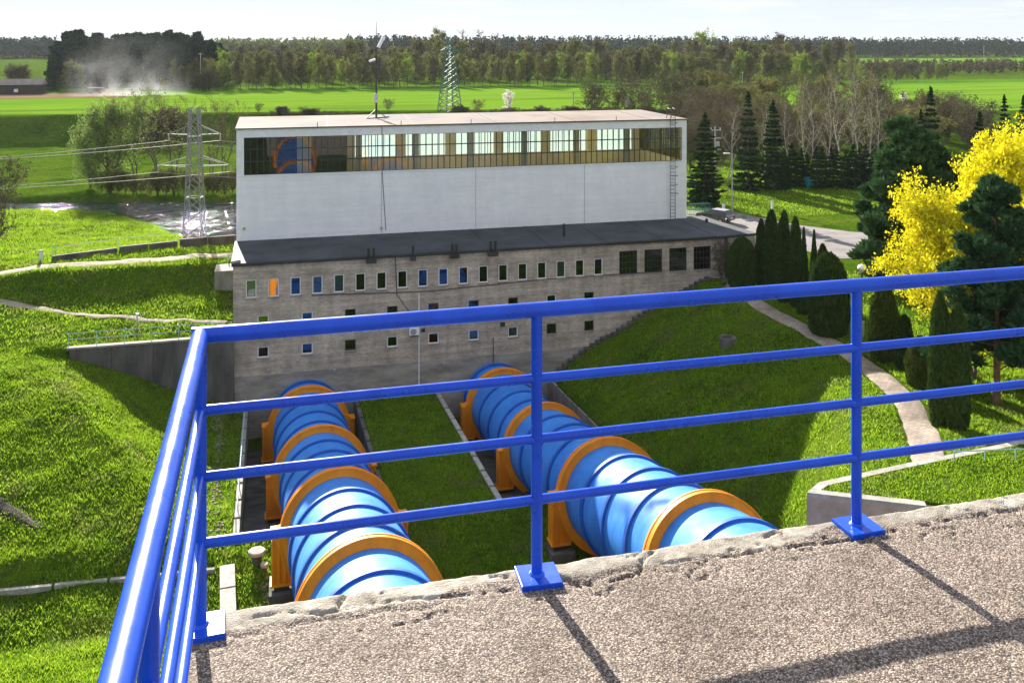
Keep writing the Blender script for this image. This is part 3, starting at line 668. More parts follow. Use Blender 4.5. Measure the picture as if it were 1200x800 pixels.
# roof of the hall
hr = MB().add([(BX0 - .1, BY1 - .14, ZT - .12), (BX1 + .1, BY1 - .14, ZT - .12), (BX1 + .1, BY2 + .2, ZT - .12), (BX0 - .1, BY2 + .2, ZT - .12),
               (BX0 - .1, BY1 - .14, ZT), (BX1 + .1, BY1 - .14, ZT), (BX1 + .1, BY2 + .2, ZT + .14), (BX0 - .1, BY2 + .2, ZT + .14)],
              [(3, 2, 1, 0), (4, 5, 6, 7), (0, 1, 5, 4), (1, 2, 6, 5), (2, 3, 7, 6), (3, 0, 4, 7)]).build('hall_roof', M['roof_pale'], ps)
MB().bar((BX0 - .1, BY1 - .16, ZT - .02), (BX1 + .1, BY1 - .16, ZT - .02), .05, .07).build('roof_trim', M['dark_metal'], hr)
for px in (372, 470, 552, 650, 722): x = at_y(px, 150, BY1)[0]; MB().tube([(x, BY1 - .05, ZT - .02), (x, BY1 - .05, ZT + .38)], .03, 6).build('roof_stub', M['dark_metal'], hr)
for x in np.arange(BX0 + 7.7, BX1, 7.7): MB().bar((x, BY1 - .1, ZT + .005), (x + .6, BY2 + .1, ZT + .145), .1, .02).build('felt_seam', M['roof_dark'], hr)
# strip of front glazing: bars in one frame, each pane on its own
NC = 75; gx0, gx1 = BX0 + .62, BX1 - .5; cw = (gx1 - gx0) / NC
RZ = [STZ0, STZ0 + 1.15, STZ0 + 2.22, STZ1]
g = MB(); yg = BY1 + .10
for k in range(NC + 1): g.box2((gx0 + k * cw - .035, yg - .03, STZ0), (gx0 + k * cw + .035, yg + .03, STZ1))
for z in RZ: g.box2((gx0, yg - .027, z - .04), (gx1, yg + .027, z + .04))
strip = g.build('window_strip', M['mullion'], ps)
pm = [MB().box((0, 0, 0), (cw - .07, .012, RZ[j + 1] - RZ[j] - .08)).mesh('pane') for j in range(3)]
for me in pm: me.materials.append(M['glass'])
off = origin_of(strip)
for k in range(NC):
    for j in range(3):
        link('pane', pm[j], None, strip, tuple(np.array((gx0 + (k + .5) * cw, yg, (RZ[j] + RZ[j + 1]) / 2)) - off))
# framed windows of the base
def win_mesh(w, h, kind):
    f = MB(); t = .075
    f.box2((-w / 2, -.04, -h / 2), (w / 2, .04, -h / 2 + t)); f.box2((-w / 2, -.04, h / 2 - t), (w / 2, .04, h / 2))
    f.box2((-w / 2, -.04, -h / 2 + t), (-w / 2 + t, .04, h / 2 - t)); f.box2((w / 2 - t, -.04, -h / 2 + t), (w / 2, .04, h / 2 - t))
    if kind == 'grid':
        for k in range(1, 5): f.box2((-w / 2 + w * k / 5 - .02, -.03, -h / 2 + t), (-w / 2 + w * k / 5 + .02, .03, h / 2 - t))
        for k in range(1, 4): f.box2((-w / 2 + t, -.028, -h / 2 + h * k / 4 - .02), (w / 2 - t, .028, -h / 2 + h * k / 4 + .02))
    me = f.mesh('window'); me.materials.append(M['dark_metal' if kind != 'white' else 'frame_white'])
    p = MB().box((0, .012, 0), (w - .1, .012, h - .1)).mesh('pane'); p.materials.append(M['glass_dark'])
    s = MB().box((0, -.13, -h / 2 - .03), (w + .08, .22, .05)).mesh('sill'); s.materials.append(M['plinth'])
    bl = MB().box((0, .10, 0), (w - .06, .02, h - .06)).mesh('blind')
    return me, p, s, bl
WM = {('tall', 1): win_mesh(TW, THh, 'white'), ('sq', 1): win_mesh(SQ, SQ, 'white'), ('sq', 0): win_mesh(SQ, SQ, 'dark'), ('big', 0): win_mesh(BW, BH, 'grid')}
blind_cache = {}
def window(key, x, z, blind=None):
    me, p, s, bl = WM[key]; off = origin_of(ps)
    o = link('window', me, None, ps, tuple(np.array((x, BY0 + .11, z)) - off))
    link('pane', p, None, o); link('sill', s, None, o)
    if blind:
        kk = (key, blind)
        if kk not in blind_cache: blind_cache[kk] = bl.copy(); blind_cache[kk].materials.append(M[blind])
        link('blind', blind_cache[kk], None, o)
tb = ['blind_white', None, None, 'blind_white', 'blind_white', None, None, None, None, None, None, None, None, None, None, 'blind_green', None, None]
for x, b_ in zip(tallX, tb): window(('tall', 1), x, ZTALL, b_)
for x, fr_, b_ in zip(sqX, (1, 1, 0, 0, 0, 0, 0, 1, 0), (None,) * 9): window(('sq', fr_), x, ZMID, b_)
for x, fr_, b_ in zip(sqX, (1, 1, 0, 1, 1, 1, 1, 0, 0), (None, None, None, None, None, 'blind_white', 'blind_green', None, None)): window(('sq', fr_), x, ZLOW, b_)
for x in bigX: window(('big', 0), x, ZBIG)
# drain pipe, facade cables, vents
MB().tube([(BX1 + .1, BY0 - .12, ZR - .2), (BX1 + .1, BY0 - .12, -20.9)], .13, 10).build('downpipe', M['dark_metal'], ps, True)
a0 = at_y(365, 346, BY0 - .05); a1 = at_y(500, 340, BY0 - .05); a2 = at_y(640, 327, BY0 - .05); a3 = at_y(775, 318, BY0 - .05)
MB().tube([a0, a1 + np.array((0, 0, -.1)), a2, a3], .035, 6).build('cable', M['dark_metal'], ps)
b0 = at_y(463, 296, BY0 - .05); b1 = at_y(465, 345, BY0 - .05); b2 = at_y(480, 366, BY0 - .05)
MB().tube([b0, b1, b2], .03, 6).build('cable', M['dark_metal'], ps)
c0, c1 = at_y(491, 343, BY0 - .08), at_y(491, 452, BY0 - .08)
MB().tube([c0, c1], .05, 8).build('conduit', M['frame_white'], ps)
c0, c1 = at_y(578, 395, BY0 - .1), at_y(578, 428, BY0 - .1)
MB().tube([c0, c1], .035, 6).build('cable', M['dark_metal'], ps)
for px in (432, 438, 484, 530, 535, 575, 580.5):
    p = at_y(px, 299, BY0 - .42); p = np.array([p[0], BY0 - .42, ZR + .02])
    v = MB().tube([p + (0, .3, -.35), p + (0, .02, -.32), p + (0, 0, -.2), p + (0, 0, .55)], [.11, .11, .11, .11], 10)
    v.box(p + (0, -.02, -.38), (.42, .42, .36)); v.revolve(p + (0, 0, .55), [(.15, 0), (.15, .08), (.04, .16)], 10)
    v.build('roof_vent', M['dark_metal'], ps, True)
p = np.array([at_y(661, 265, BY0 + 3)[0], BY0 + 3, ZR + .02]); MB().tube([p, p + (0, 0, .95)], .12, 10).revolve(p + (0, 0, .95), [(.17, 0), (.17, .1), (.03, .2)], 10).build('roof_vent', M['dark_metal'], ps, True)
for (px, py) in ((852, 260), (828, 260)):
    p = at(px, py, ZR + .0); MB().revolve(p, [(.14, -.1), (.14, .25), (.05, .35)], 10).build('roof_vent', M['dark_metal'], ps, True)
for (px, py, s) in ((496, 387, .3), (589, 380, .42), (508, 324, .001)):
    if s > .01: q = at_y(px, py, BY0 - .02); MB().box(q, (s, .04, s * .9)).build('wall_hatch', M['dark_metal'], ps)
for (px, py) in ((349, 423), (315, 434), (392, 434), (520, 427), (286, 268), (447, 267)):
    yq = BY0 - .08 if py > 300 else BY1 - .08
    q = at_y(px, py, yq); MB().box(q, (.22, .16, .26)).build('wall_lamp', M['steel'], ps, bevel=.03)
# air conditioner
q = at_y(485.5, 388, BY0 - .2)
ac = thing('air_conditioner', 'small white air conditioner unit fixed to the brick wall under a white conduit', 'air conditioner', q + (0, 0, -.36))
MB().box(q, (.82, .34, .62)).build('casing', M['frame_white'], ac, bevel=.03)
MB().tube([q + (-.1, -.175, 0), q + (-.1, -.19, 0)], .25, 20).build('fan_grille', M['steel'], ac)
MB().box(q + (0, .08, -.36), (.7, .42, .06)).build('bracket', M['dark_metal'], ac)
# ladder with hoops
x = at_y(787, 220, BY1)[0]
ld = thing('roof_ladder', 'dark caged steel ladder on the white hall wall near its end', 'ladder', (x, BY1 - .3, ZR + .12))
for s in (-1, 1): MB().tube([(x + s * .26, BY1 - .28, ZR + .1), (x + s * .26, BY1 - .28, ZT + 1.0), (x + s * .26, BY1 + .3, ZT + 1.05), (x + s * .26, BY1 + .6, ZT + .05)], .035, 6).build('stringer', M['dark_metal'], ld)
for z in np.arange(ZR + .4, ZT + .2, .33): MB().tube([(x - .26, BY1 - .28, z), (x + .26, BY1 - .28, z)], .022, 6).build('rung', M['dark_metal'], ld)
for z in np.arange(-14.0, ZT + 1.0, .85):
    MB().tube([(x + .40 * math.sin(t) * 1.0, BY1 - .28 - .36 * (1 - math.cos(t)), z) if abs(t) < 5 else None for t in ()] or [(x - .26, BY1 - .28, z), (x - .38, BY1 - .55, z), (x - .22, BY1 - .92, z), (x + .22, BY1 - .92, z), (x + .38, BY1 - .55, z), (x + .26, BY1 - .28, z)], .02, 5).build('hoop', M['dark_metal'], ld)
# dark block added in the first bays so reflections show in the glazing
MB().box2((BX0 + .42, 89.6, -14.2), (7.2, 93.5, -7.2)).build('dark_backing', M['interior_dark'], ps)
MB().box2((3.0, 89.5, -12.4), (3.9, 89.6, -7.5)).build('pier', M['ochre'], ps)
# roof mast
p = at(441, 139, ZT + .06)
mast = thing('antenna_mast', 'thin dark antenna mast standing on the pale hall roof', 'mast', p)
MB().tube([p, p + (0, 0, 5.6), p + (0, 0, 7.6), p + (0, 0, 9.4)], [.10, .08, .04, .012], 8).build('pole', M['dark_metal'], mast)
MB().box(p + (-.05, -.1, 2.0), (.34, .3, .9)).build('equipment_box', M['steel'], mast)
MB().bar(p + (.2, 0, 6.9), p + (.75, 0, 8.0), .3, .3).build('antenna', M['frame_white'], mast)
MB().bar(p + (-.7, 0, 5.55), p + (-.1, 0, 5.75), .12, .2).build('antenna', M['frame_white'], mast)
for s in (-1, 1): MB().bar(p + (0, 0, .9), p + (s * 1.0, -.2, .03), .07, .07).build('strut', M['dark_metal'], mast)
MB().bar(p + (-.9, -.4, .05), p + (1.3, .6, .11), .14, .1).build('foot_beam', M['dark_metal'], mast)

# ------------------------------------------------------------------ penstocks
def penstock(xf, label):
    root = thing('penstock', label, 'pipe', (xf(50), 50, axis_z(50) - 2.6), 'penstocks running down to the power station')
    Yk = np.concatenate([np.arange(3.6, 58, 3.0), np.arange(58, 75.3, 1.0), [75.3]]); pts = [Vector((xf(y), y, float(axis_z(y)))) for y in Yk]
    n = 72; V = []
    for i_, p_ in enumerate(pts):
        d = (pts[min(i_ + 1, len(pts) - 1)] - pts[max(i_ - 1, 0)]).normalized(); sx = Vector((1, 0, 0)); up = sx.cross(d).normalized()
        for k in range(n): a = 2 * math.pi * k / n; V.append(p_ + (sx * math.cos(a) + up * math.sin(a)) * 2.62)
    mb = MB().add(V, [(i_ * n + k, i_ * n + (k + 1) % n, (i_ + 1) * n + (k + 1) % n, (i_ + 1) * n + k) for i_ in range(len(pts) - 1) for k in range(n)])
    mb.build('pipe_shell', M['pipe_blue'], root, True)
    def frame(y):
        e = .3; p_ = Vector((xf(y), y, float(axis_z(y)))); d = Vector((xf(y + e) - xf(y - e), 2 * e, float(axis_z(y + e) - axis_z(y - e)))).normalized()
        sx = Vector((1, 0, 0)); sx = (sx - d * sx.dot(d)).normalized(); return p_, d, sx, sx.cross(d).normalized()
    def ring(y, prof, n=72):
        p_, d, sx, up = frame(y); V = []
        for r, a_ in prof:
            for k in range(n): t = 2 * math.pi * k / n; V.append(p_ + d * a_ + (sx * math.cos(t) + up * math.sin(t)) * r)
        K = len(prof)
        return MB().add(V, [(i_ * n + k, i_ * n + (k + 1) % n, ((i_ + 1) % K) * n + (k + 1) % n, ((i_ + 1) % K) * n + k) for i_ in range(K) for k in range(n)])
    for yr in (12, 24, 36, 48, 60, 72):
        for k in (3, 6, 9) if yr < 72 else (2.2,):
            ring(yr + k, [(2.6, -.14), (2.75, -.14), (2.75, .14), (2.6, .14)]).build('rib', M['rib_blue'], root, True)
        sr = ring(yr, [(2.6, -.2), (3.0, -.2), (3.0, -.27), (3.06, -.27), (3.06, -.14), (3.03, -.14), (3.03, .14), (3.06, .14), (3.06, .27), (3.0, .27), (3.0, .2), (2.6, .2)]).build('support_ring', M['orange'], root, True)
        p_, d, sx, up = frame(yr)
        for s in (-1, 1):
            prof = [(2.75, .75), (3.12, .55), (3.42, .35), (3.42, -2.15), (2.45, -2.15), (1.98, -1.78), (2.38, -1.2), (2.62, -.4)]
            V = [p_ + Vector((s * a, b, c)) for b in (-.30, .30) for a, c in prof]; K = len(prof)
            lg = MB().add(V, [tuple(range(K)), tuple(range(K, 2 * K))[::-1]] + [(i_, (i_ + 1) % K, K + (i_ + 1) % K, K + i_) for i_ in range(K)])
            for xx in (2.75, 3.05, 3.32):          # stiffening fins
                lg.box2(p_ + Vector((s * xx - .03, -.42, -2.1)), p_ + Vector((s * xx + .03, .42, -.2 if xx > 2.8 else -1.1)))
            lg.box(p_ + Vector((s * 3.39, 0, -1.0)), (.07, .86, 2.3)); lg.box(p_ + Vector((s * 3.3, 0, .42)), (.34, .9, .12))
            lg.box(p_ + Vector((s * 2.95, 0, -2.12)), (1.1, .95, .09))
            lo = lg.build('leg', M['orange'], sr)
            zb = float(p_.z) - 2.16
            MB().box(p_ + Vector((s * 2.95, 0, -2.3)), (.7, .7, .28)).build('bearing', M['dark_metal'], sr)
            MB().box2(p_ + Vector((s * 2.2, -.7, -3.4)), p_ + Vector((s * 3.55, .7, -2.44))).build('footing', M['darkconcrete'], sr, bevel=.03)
    return root
penstock(lambda y: float(np.interp(y, [0, 36, 72, 80], [4.2, 3.85, 2.95, 2.8])), 'light blue ribbed pipe with orange support rings beside the grassy left bank')
penstock(lambda y: 18.25, 'light blue ribbed pipe with orange support rings beside the steep shaded bank')

# trench walls, kerbs and retaining walls
def kerb(name, label, pts, w, h0, h1, mat, cat='kerb', group=None):
    """low wall through (x,y,ztop) points, in separate cast lengths"""
    p0 = np.array(pts[0]); root = thing(name, label, cat, tuple(p0 - (0, 0, h0)), group)
    for a, b in zip(pts[:-1], pts[1:]):
        a, b = np.array(a, float), np.array(b, float); L = np.linalg.norm(b - a); n = max(1, int(round(L / 2.6)))
        for k in range(n):
            q0, q1 = a + (b - a) * (k / n), a + (b - a) * ((k + 1) / n - .012)
            jit = random.Random(k * 7 + len(pts)).uniform(-.02, .02)
            d = (q1 - q0)[:2]; d /= np.linalg.norm(d); nn = np.array([-d[1], d[0], 0]) * w / 2; V = []
            for dz in (-h0, h1 + jit):
                for q_, s in ((q0, -1), (q1, -1), (q1, 1), (q0, 1)): V.append(q_ + nn * s + (0, 0, dz))
            MB().add(V, [(3, 2, 1, 0), (4, 5, 6, 7), (0, 1, 5, 4), (1, 2, 6, 5), (2, 3, 7, 6), (3, 0, 4, 7)]).build('kerb_stone', mat, root, bevel=.02)
    return root
zp = lambda y: float(zpit(y))
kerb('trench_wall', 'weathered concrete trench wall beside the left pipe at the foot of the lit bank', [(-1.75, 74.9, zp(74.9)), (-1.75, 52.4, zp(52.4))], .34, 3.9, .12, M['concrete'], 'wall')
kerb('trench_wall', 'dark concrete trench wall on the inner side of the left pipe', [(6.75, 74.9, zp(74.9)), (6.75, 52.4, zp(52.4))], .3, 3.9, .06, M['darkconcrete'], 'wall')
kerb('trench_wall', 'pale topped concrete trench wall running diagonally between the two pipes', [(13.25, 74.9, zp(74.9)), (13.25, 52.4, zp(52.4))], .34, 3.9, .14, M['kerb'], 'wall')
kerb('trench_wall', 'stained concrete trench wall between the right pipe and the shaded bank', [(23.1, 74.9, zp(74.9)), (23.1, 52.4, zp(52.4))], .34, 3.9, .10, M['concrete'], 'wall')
kerb('cross_kerb', 'low concrete kerb crossing the grass between the two pipes', [(6.9, 52.3, zp(52.3)), (13.4, 52.3, zp(52.3))], .3, 2.5, .06, M['concrete'])
kerb('cross_kerb', 'short concrete kerb closing the trench of the left pipe', [(-1.9, 52.3, zp(52.3) - .05), (6.6, 52.3, zp(52.3) - .05)], .34, 2.5, .05, M['darkconcrete'])
kerb('cross_kerb', 'short concrete kerb closing the trench of the right pipe', [(13.6, 52.3, zp(52.3) - .05), (23.2, 52.3, zp(52.3) - .05)], .34, 2.5, .05, M['darkconcrete'])
kerb('lawn_kerb', 'thin pale kerb at the foot of the grass mound', [(-26, 51.0, zh(-26, 51.0)), (-13, 50.7, zh(-13, 50.7)), (-2.6, 50.2, zh(-2.6, 50.2))], .24, .6, .17, M['kerb'])
kerb('white_kerb', 'wide whitish block kerb at the corner of the lower lawn', [(-2.1, 50.3, zh(-2.1, 50.2)), (-1.75, 43.5, zh(-1.75, 43.5))], .75, .6, .22, M['kerb'])
# wing wall with its rail
ww = thing('wing_wall', 'dark concrete wing wall holding the lawn beside the brick base', 'wall', (-8.5, 74.7, -24))
for k in range(4):
    a = -14.3 + k * 2.92; MB().box2((a, 74.42, -30), (a + 2.9, 74.86, -22.32)).build('wall_panel', M['darkconcrete'], ww, bevel=.02)
MB().box2((-14.5, 74.36, -22.32), (-2.72, 74.9, -22.18)).build('coping', M['concrete'], ww, bevel=.02)
def handrail(name, label, pts, h, mat, step=2.1, rails=(1.0, .55), r=.028, group=None):
    pts = [np.array(p, float) for p in pts]; root = thing(name, label, 'railing', tuple(pts[0]), group)
    for f in rails: MB().tube([p + (0, 0, h * f) for p in pts], r, 8).build('rail', mat, root, True)
    for a, b in zip(pts[:-1], pts[1:]):
        n = max(1, int(round(np.linalg.norm(b - a) / step)))
        for k in range(n): q_ = a + (b - a) * k / n; MB().tube([q_ - (0, 0, .1), q_ + (0, 0, h)], r, 8).build('post', mat, root, True)
    MB().tube([pts[-1] - (0, 0, .1), pts[-1] + (0, 0, h)], r, 8).build('post', mat, root, True)
    return root
M['cyan'] = mat_noise('pale_cyan_paint', (.26, .45, .43), (.34, .54, .52), 5, .5)
M['cyan_white'] = mat_noise('whitish_cyan_paint', (.50, .62, .60), (.62, .72, .70), 5, .5)
handrail('hand_railing', 'pale cyan pipe railing on top of the dark wing wall', [(-14.4, 74.63, -22.18), (-2.8, 74.63, -22.18)], 1.02, M['cyan'])
z_ = zh(-1.9, 74)
handrail('hand_railing', 'thin cyan railing along the trench wall of the left pipe', [(-1.75, 74.3, zp(74.3) + .12), (-1.75, 53, zp(53) + .12)], .9, M['cyan'], 3.2, (1.0,))
for k, (a, b, lab) in enumerate((((-19.2, 92.4), (-13.9, 94.2), 'low dark concrete wall under a rail, far from the hall'), ((-13.8, 94.6), (-8.6, 95.6), 'low dark concrete wall under a rail, middle of the three'), ((-8.5, 96.2), (-3.2, 96.6), 'low dark concrete wall beside the hall corner'))):
    za = -19.35 + .0 * k
    kerb('parapet_wall', lab + ' along the upper path', [(a[0], a[1], za), (b[0], b[1], za + .1)], .35, 1.6, .35 + .1 * k, M['darkconcrete'], 'wall')
    if k < 2: handrail('hand_railing', ('whitish rail above the low wall that ends the upper path bend', 'whitish rail above the middle low wall by the upper path')[k], [(a[0], a[1], za + .3 + .1 * k), (b[0], b[1], za + .4 + .1 * k)], .85, M['cyan_white'], 5, (1.0,))
handrail('hand_railing', 'short white gate rail between the upper path and the hall corner', [(-3.6, 87.6, zh(-3.6, 87.6)), (-3.3, 95.5, zh(-3.3, 95.5))], 1.1, M['cyan_white'], 3, (1.0, .5))
MB().box2((-4.6, 84.6, -21.8), (-3.0, 87.4, -19.5)).build('step_block', M['concrete'], None, loc=(-3.8, 86, -21.8), bevel=.03)
tag(bpy.data.objects['step_block'], 'stepped concrete block at the end of the upper path by the brick base', 'block')
for k, (a_, b_) in enumerate(TR):
    ysx = np.linspace(52.6, 74.9, 30); Vt = []
    for y_ in ysx: Vt += [(a_ + .05, y_, float(axis_z(y_)) - 2.5), (b_ - .05, y_, float(axis_z(y_)) - 2.5)]
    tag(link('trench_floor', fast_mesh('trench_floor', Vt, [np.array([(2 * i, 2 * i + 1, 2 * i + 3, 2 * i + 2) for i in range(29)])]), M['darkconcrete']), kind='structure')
# terrace on the right
ter = [(22.25, 34.9), (23.3, 35.6), (28.2, 36.2), (75, 41), (75, 6), (45, 20.5), (26.4, 32.6)]
tr_ = thing('terrace', 'raised grass terrace with a curved concrete retaining wall beyond the platform', 'terrace', (30, 33, -24))
MB().prism(ter, -30, -19.12).build('retaining_wall', mat_noise('pinkish_concrete', (.30, .24, .19), (.44, .36, .30), 1.2, .9, .3, 14), tr_)
cx_, cy_ = np.mean([p[0] for p in ter]), np.mean([p[1] for p in ter])
inn = [(22.95, 34.95), (23.5, 35.25), (28.2, 35.85), (75, 40.6), (75, 6.4), (45.1, 20.9), (26.6, 33.0)]
MB().prism(inn, -19.3, -19.0).build('lawn', M['ground'], tr_)
ring_ = MB(); n_ = len(ter)
for k in (0, 1, 2, 6):
    a, b, c, d = ter[k], ter[(k + 1) % n_], inn[(k + 1) % n_], inn[k]; ring_.prism([a, b, c, d], -19.12, -18.97)
ring_.build('coping', M['kerb'], tr_)
pr0, pr1 = at(1118, 546, -19.2), at(1200, 544, -19.2); dr = (pr1 - pr0)
handrail('hand_railing', 'cyan pipe railing on the lawn past the end of the paved path', [np.array([pr0[0], pr0[1], zh(*pr0[:2])]), np.array([(pr0 + dr * 2.2)[0], (pr0 + dr * 2.2)[1], zh(*(pr0 + dr * 2.2)[:2])])], .85, M['cyan'], 1.35, (1.0,))
# stepped gutter up the right bank along the brick base
gt = thing('stepped_gutter', 'stepped concrete gutter climbing the shaded bank along the brick base', 'gutter', (30, 74.5, -25))
for k in range(30):
    x = 23.4 + k * .49; MB().box((x, 74.55, zh(x, 74.3) + .02), (.44, .55, .3)).build('step', M['darkconcrete'], gt)

# ------------------------------------------------------------------ vegetation
def unit(v): return v / np.maximum(np.linalg.norm(v, axis=-1, keepdims=True), 1e-9)
def rand_dirs(rng, n): return unit(rng.normal(size=(n, 3)))
def cards(rng, C, size, aspect=1.0, dirs=None, flat=0.0, jitter=.35):
    """one small quad per centre; dirs = preferred long axis"""
    n = len(C); a = rand_dirs(rng, n) if dirs is None else unit(dirs + rng.normal(size=(n, 3)) * jitter)
    b = rand_dirs(rng, n); b = unit(np.cross(a, b))
    s = (size * rng.uniform(.6, 1.35, n))[:, None] if np.isscalar(size) else (size * rng.uniform(.7, 1.3, n))[:, None]
    A, B = a * s * .5 * aspect, b * s * .5
    V = np.stack([C - A - B * .55, C - A * .1 - B, C + A, C - A * .1 + B], 1)
    return V.reshape(-1, 3)
def tubes(p0, p1, r0, r1, n=4):
    p0, p1 = np.array(p0), np.array(p1); r0, r1 = np.array(r0), np.array(r1); d = unit(p1 - p0)
    ref = np.where(np.abs(d[:, 2:3]) > .9, np.array([[1., 0, 0]]), np.array([[0, 0, 1.]])); a = unit(np.cross(d, ref)); b = np.cross(d, a)
    t = 2 * np.pi * np.arange(n) / n
    o = a[:, None] * np.cos(t)[None, :, None] + b[:, None] * np.sin(t)[None, :, None]
    V = np.concatenate([p0[:, None] + o * r0[:, None, None], p1[:, None] + o * r1[:, None, None]], 1).reshape(-1, 3)
    base = np.arange(len(p0))[:, None] * 2 * n; k = np.arange(n); k2 = (k + 1) % n
    q = np.stack([base + k, base + k2, base + n + k2, base + n + k], -1).reshape(-1, 4)
    return V, q
class Skel:
    def __init__(s): s.p0, s.p1, s.r0, s.r1 = [], [], [], []
    def poly(s, pts, ra, rb):
        n = len(pts) - 1
        for i in range(n):
            s.p0.append(pts[i]); s.p1.append(pts[i + 1]); s.r0.append(ra + (rb - ra) * i / n); s.r1.append(ra + (rb - ra) * (i + 1) / n)
    def mesh(s, name, n=5):
        V, q = tubes(s.p0, s.p1, s.r0, s.r1, n); return fast_mesh(name, V, [q], True)
def leaf_mesh(name, V): 
    return fast_mesh(name, V, [np.arange(len(V)).reshape(-1, 4)])

def broadleaf(seed, H, W, base=.25, n1=14, n2=6, n3=5, up=.75, r=.16, shape='round', stems=1, lean=.06):
    """tapered trunk(s), limbs, branches, twigs -> skeleton, twig skeleton, twig points"""
    rng = np.random.default_rng(seed); S, T = Skel(), Skel(); tips = []; tdir = []
    for st in range(stems):
        a0 = rng.uniform(0, 6.28); L = lean if stems == 1 else .22
        pts = [np.array([0, 0, -.3])]; x = np.array([rng.normal() * .15, rng.normal() * .15, 0]) * (stems > 1)
        n = 7
        for k in range(1, n + 1):
            f = k / n; x = x + np.array([math.cos(a0) * L, math.sin(a0) * L, 0]) * H / n * (1 if stems > 1 else 1) + np.array([rng.normal(), rng.normal(), 0]) * .018 * H
            pts.append(np.array([x[0], x[1], H * .93 * f]))
        S.poly(pts, r * (1 if stems == 1 else .7), .02)
        P = np.array(pts)
        for i in range(n1):
            f = base + (1 - base) * ((i + rng.uniform(0, 1)) / n1) * .97; az = i * 2.4 + rng.uniform(-.5, .5)
            z = f * H * .93; o = np.array([np.interp(z, P[:, 2], P[:, j]) for j in range(3)])
            g = (f - base) / (1 - base)
            if shape == 'round': ln = W * .5 * (math.sin(math.pi * (0.12 + .86 * g)) ** .6)
            elif shape == 'tall': ln = W * .5 * (1 - .55 * g) 
            else: ln = W * .5 * (1 - .9 * g)
            ln *= rng.uniform(.75, 1.2); e = up * rng.uniform(.7, 1.25)
            d = np.array([math.cos(az) * math.cos(e), math.sin(az) * math.cos(e), math.sin(e)])
            ps_ = [o]
            for k in range(4): d = unit(d + rng.normal(size=3) * .16 + np.array([0, 0, .07])); ps_.append(ps_[-1] + d * ln / 4 / max(.5, math.cos(e)) * .8)
            rr = max(.02, r * .42 * (1 - .75 * f)); S.poly(ps_, rr, .012)
            for j in range(n2):
                f2 = .3 + .7 * (j + rng.uniform(0, 1)) / n2; kk = min(3, int(f2 * 4)); q = ps_[kk] + (ps_[kk + 1] - ps_[kk]) * (f2 * 4 - kk)
                d2 = unit(d + rng.normal(size=3) * .65 + np.array([0, 0, .15])); l2 = ln * rng.uniform(.25, .5)
                q2 = q + d2 * l2; T.poly([q, (q + q2) / 2 + rng.normal(size=3) * l2 * .07, q2], rr * .4 + .006, .006)
                for m_ in range(n3):
                    f3 = rng.uniform(.3, 1.0); q3 = q + (q2 - q) * f3; d3 = unit(d2 + rng.normal(size=3) * .7); e3 = q3 + d3 * l2 * rng.uniform(.3, .65)
                    T.poly([q3, e3], .008, .004); tips.append(q3 + (e3 - q3) * .6); tips.append(e3); tdir += [d3, d3]
    return S, T, np.array(tips), np.array(tdir)
def merge_tubes(name, skels, n=(5, 3)):
    Vs, Q, o = [], [], 0
    for s_, k in zip(skels, n):
        if s_.p0: V, q = tubes(s_.p0, s_.p1, s_.r0, s_.r1, k); Vs.append(V); Q.append(q + o); o += len(V)
    return fast_mesh(name, np.concatenate(Vs), Q, True)

KIND = {}
def reg(key, trunk, tm, crown, cm_, Hh): KIND[key] = (trunk, M[tm], crown, M[cm_], Hh)
def make_broad(key, seed, H, W, leafmat, per, size, spread, barkm='bark', twigs=True, **kw):
    S, T, tips, td = broadleaf(seed, H, W, **kw); rng = np.random.default_rng(seed + 99)
    C = np.repeat(tips, per, 0); C = C + rng.normal(size=C.shape) * spread
    tm = merge_tubes('trunk', [S, T] if twigs else [S])
    reg(key, tm, barkm, leaf_mesh('crown', cards(rng, C, size, 1.3)), leafmat, H)
def make_spruce(key, seed, H, R, n_lev=26, size=.34, leafmat='l_spruce', dense=1.0, droop=.25, bare=.06):
    rng = np.random.default_rng(seed); S = Skel(); S.poly([np.array([0, 0, -.3]), np.array([0, 0, H * .5]), np.array([0, 0, H * .97])], .022 * H / 2 + .04, .015)
    C, D = [], []
    for i in range(n_lev):
        f = bare + (1 - bare) * (i + rng.uniform(-.45, .45)) / n_lev; z = f * H; rad = R * (1 - f) ** .88 * rng.uniform(.85, 1.12) + .12
        nb = max(4, int(9 * (1 - f * .5)))
        for k in range(nb):
            az = k * 6.283 / nb + i * .9 + rng.uniform(-.25, .25); L = rad * rng.uniform(.62, 1.18)
            dr = np.array([math.cos(az), math.sin(az), 0]); n = max(5, int(L / size * 6.6 * dense)); u = np.sqrt(rng.uniform(.02, 1, n))
            zz = z - droop * L * u + .16 * L * u ** 3 + .22 * f * L * u
            side = np.cross(dr, [0, 0, 1.0]); off_ = rng.normal(size=n) * .16 * L * (1 - u * .55)
            P = np.array([0, 0, 0]) + dr * (u * L)[:, None] + side * off_[:, None]; P[:, 2] = zz + rng.normal(size=n) * .06 * size - np.abs(off_) * .25
            C.append(P); D.append(np.tile(dr, (n, 1)) + side * np.sign(off_)[:, None] * .5 + np.array([0, 0, -.25]))
            if L > 1.0: S.poly([np.array([0, 0, z]), dr * L * .75 + np.array([0, 0, z - droop * L * .6])], .03, .008)
    C = np.concatenate(C); D = np.concatenate(D)
    C = np.concatenate([C, np.column_stack([rng.normal(size=60) * .05, rng.normal(size=60) * .05, H * (1 - rng.uniform(0, .09, 60))])]); D = np.concatenate([D, np.tile([0, 0, 1.], (60, 1))])
    reg(key, S.mesh('trunk'), 'bark', leaf_mesh('crown', cards(rng, C, size, 1.9, D)), leafmat, H)
